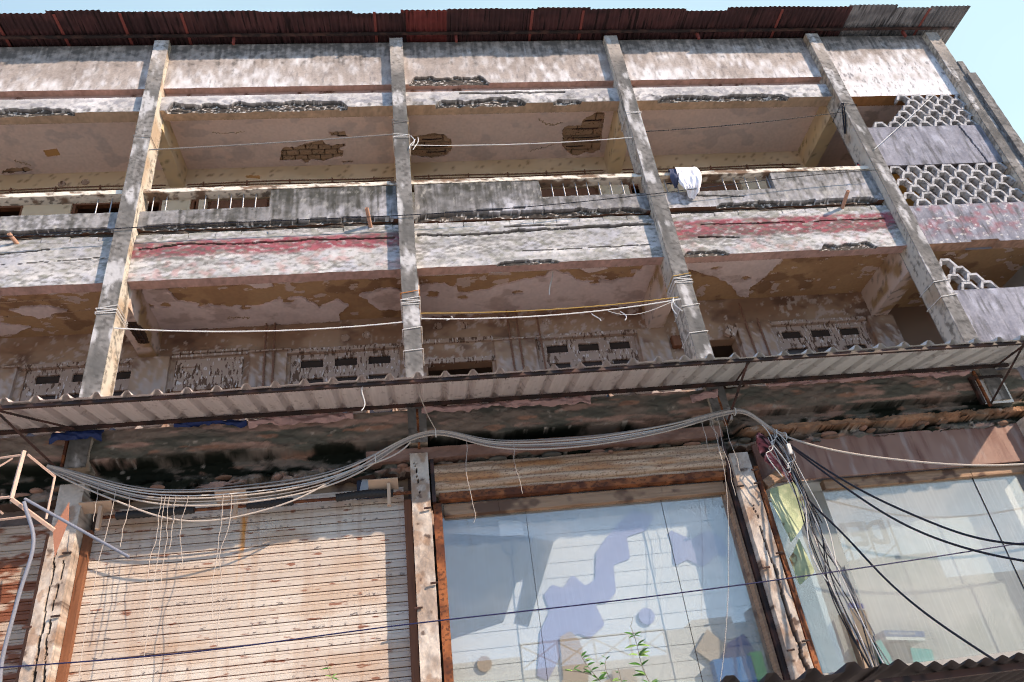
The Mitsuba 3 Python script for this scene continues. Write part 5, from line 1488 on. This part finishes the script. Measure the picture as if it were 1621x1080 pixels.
def sprig(key, path, leaves, seed, L=0.075, thick=0.008):
    r = np.random.default_rng(seed)
    c = curve(path, 40)
    add(key + '__stem', tube(c, np.linspace(thick, 0.002, 40), 6), 'stem', smooth=True)
    for t in [q + dq for q in leaves for dq in (0.0, -0.012)]:
        p = c[int(t * 39)]
        a = r.uniform(0, 6.28)
        side = 1 if r.random() < 0.5 else -1
        d = np.array([side * r.uniform(0.6, 1), r.uniform(-0.6, 0.3), r.uniform(-0.2, 0.7)])
        LL = L * r.uniform(0.75, 1.45)
        add(key + '__leaf', leaf_mesh(p, d, LL, LL * 0.42, np.array([0.2 * r.normal(), -0.7, 1.0])), 'leaf' if r.random() < 0.65 else 'leaf_pale', smooth=True)


pl = thing('sapling', 'tall thin sapling with glossy green leaves in front of the middle glass', 'plant')
sprig(pl, [(1.86, -1.0, 0.0), (1.84, -1.0, 1.6), (1.80, -1.0, 2.62), (1.745, -1.0, 2.85), (1.74, -1.0, 3.02), (1.72, -1.0, 3.12), (1.755, -1.0, 3.20)], [0.80, 0.82, 0.84, 0.855, 0.87, 0.885, 0.90, 0.91, 0.925, 0.935, 0.95, 0.955, 0.962], 5, 0.085)
pl = thing('sapling', 'spreading low sapling with small leaves left of the tall one', 'plant')
sprig(pl, [(1.50, -1.0, 0.0), (1.48, -1.0, 1.6), (1.42, -1.0, 2.6), (1.35, -1.0, 2.74), (1.22, -1.0, 2.80), (1.08, -1.0, 2.83)], [0.85, 0.88, 0.9, 0.92, 0.935, 0.95, 0.965, 0.98, 0.99], 6, 0.065)
sprig(pl, [(1.44, -1.0, 2.5), (1.36, -1.02, 2.72), (1.27, -1.02, 2.86), (1.24, -1.02, 2.93)], [0.4, 0.55, 0.7, 0.8, 0.9, 0.98], 8, 0.06, 0.004)
sprig(pl, [(1.46, -1.0, 2.4), (1.48, -0.98, 2.70), (1.44, -0.98, 2.82), (1.47, -0.98, 2.90)], [0.6, 0.75, 0.9, 0.98], 9, 0.05, 0.004)
sprig(pl, [(1.54, -1.0, 2.2), (1.56, -0.98, 2.6), (1.55, -0.98, 2.80)], [0.7, 0.85, 0.97], 10, 0.045, 0.004)
pl = thing('sapling', 'nearly bare twig with yellowish buds in front of the cream shutter', 'plant')
sprig(pl, [(-0.74, -1.0, 0.0), (-0.76, -1.0, 1.8), (-0.79, -1.0, 2.85), (-0.86, -1.0, 3.0), (-0.90, -1.0, 3.12)], [0.93, 0.95, 0.97, 0.985, 0.995], 12, 0.045, 0.006)

# ================================================================ tin roof in the foreground
FR = 'foreground_tin_roof'
labels[FR] = {'label': 'dark corrugated tin roof edge in the lower right foreground', 'category': 'roof'}
_count[FR] = 0


def fg_sheet(x0, x1, prof, z):
    xs = np.arange(x0, x1, 0.01)
    ys = np.linspace(-3.0, -1.3, 6)
    X, Y = np.meshgrid(xs, ys, indexing='ij')
    Z = z + prof(X) - 0.10 * (Y + 3.0) + 0.01 * np.sin(5 * X)
    i, j = np.meshgrid(np.arange(len(xs) - 1), np.arange(5), indexing='ij')
    q = np.stack([i * 6 + j, (i + 1) * 6 + j, (i + 1) * 6 + j + 1, i * 6 + j + 1], -1).reshape(-1, 4)
    return np.stack([X, Y, Z], -1).reshape(-1, 3), q


trap = lambda X: 0.050 * np.clip((np.abs(((X - 1.78) / 0.262) % 1 - 0.5) - 0.27) / 0.12, 0, 1)
scene['dark_tin'] = pr(lambda p, n, uv: mix((0.035, 0.030, 0.032), (0.075, 0.06, 0.06), fbm(p.x * 14, p.y * 3, p.z * 14, 3)), 0.8)  # nearly black tin, mottled by noise
add(FR + '__sheet', fg_sheet(1.58, 2.78, trap, 2.29), 'dark_tin')
add(FR + '__sheet', fg_sheet(2.72, 4.4, lambda X: 0.016 * np.cos(X * 2 * np.pi / 0.115) + 0.03 * np.exp(-((X - 2.85) / 0.1) ** 2), 2.275), 'dark_tin')
add(FR + '__purlin', bx(1.6, 4.4, -2.9, -2.86, 2.20, 2.24), 'iron')
add(FR + '__purlin', bx(1.6, 4.4, -1.45, -1.41, 2.06, 2.10), 'iron')
for x in (1.75, 4.2):
    for y in (-2.88, -1.43):
        add(FR + '__post', bx(x - 0.03, x + 0.03, y - 0.03, y + 0.03, 0.0, 2.2 if y < -2 else 2.06), 'iron')

# ================================================================ across the street, seen in the shop glass
OB = thing('opposite_building', 'pale low building across the street with a crossed roof railing, mirrored in the middle glass', 'building')
add(OB + '__wall', bx(-8, 12.5, -26, -20, 0, 6.75), 'wall_cream')
add(OB + '__parapet', bx(-8, 3.0, -20.3, -19.98, 6.75, 7.2), 'stucco_gray')
add(OB + '__parapet', bx(8.2, 12.5, -20.3, -19.98, 6.75, 7.55), 'stucco_gray')
add(OB + '__roof_tank', bx(9.4, 10.9, -21.5, -20.4, 7.0, 7.9), 'stucco_gray')
for x in np.arange(3.0, 8.1, 1.3):
    key = numbered(OB + '__railing')
    for a, b, r in (((x, -20.05, 6.75), (x, -20.05, 7.6), 0.04), ((x, -20.05, 6.8), (x + 1.3, -20.05, 7.55), 0.03), ((x, -20.05, 7.55), (x + 1.3, -20.05, 6.8), 0.03), ((x, -20.05, 7.6), (x + 1.3, -20.05, 7.6), 0.04)):
        add(key + '__rod', tube([a, b], r, 6), 'stucco_gray')
for x in np.arange(-5, 11, 2.2):
    for z in (1.0, 4.2):
        key = add(OB + '__window', bx(x, x + 1.2, -20.02, -19.98, z, z + 1.5), 'wall_white')
        add(key + '__pane', bx(x + 0.08, x + 1.12, -19.985, -19.97, z + 0.08, z + 1.42), 'dark_pane')
OB = thing('opposite_building', 'taller gray block across the street carrying a rooftop letter sign, mirrored in the right glass', 'building')
add(OB + '__wall', bx(14.0, 19.5, -27, -20, 0, 9.4), 'stucco_gray')
add(OB + '__wing', bx(19.5, 28.0, -27, -20, 0, 8.4), 'stucco_gray')
for x in np.arange(14.6, 27, 2.2):
    for z in (2.5, 5.6):
        key = add(OB + '__window', bx(x, x + 1.2, -20.02, -19.98, z, z + 1.5), 'wall_white')
        add(key + '__pane', bx(x + 0.08, x + 1.12, -19.985, -19.97, z + 0.08, z + 1.42), 'dark_pane')
SG = thing('rooftop_sign', 'dark rooftop letters on a lattice frame across the street, mirrored in the right glass', 'sign')
m = meshkit.text_mesh('DEN', 0.9, 0.12, True)
m.apply_transform(trimesh.transformations.rotation_matrix(math.pi / 2, [1, 0, 0]))
m.apply_transform(trimesh.transformations.rotation_matrix(math.pi, [0, 0, 1]))
m.apply_translation((18.1, -20.3, 10.0))
add(SG + '__lettering', m, 'sign_gray')
for k in range(4):
    add(SG + '__lattice_post', tube([(15.4 + k, -20.5, 9.4), (15.4 + k, -20.5, 11.0)], 0.04, 5), 'stucco_gray')
for k in range(3):
    add(SG + '__lattice_brace', tube([(15.4 + k, -20.5, 9.4), (16.4 + k, -20.5, 10.0)], 0.03, 5), 'stucco_gray')
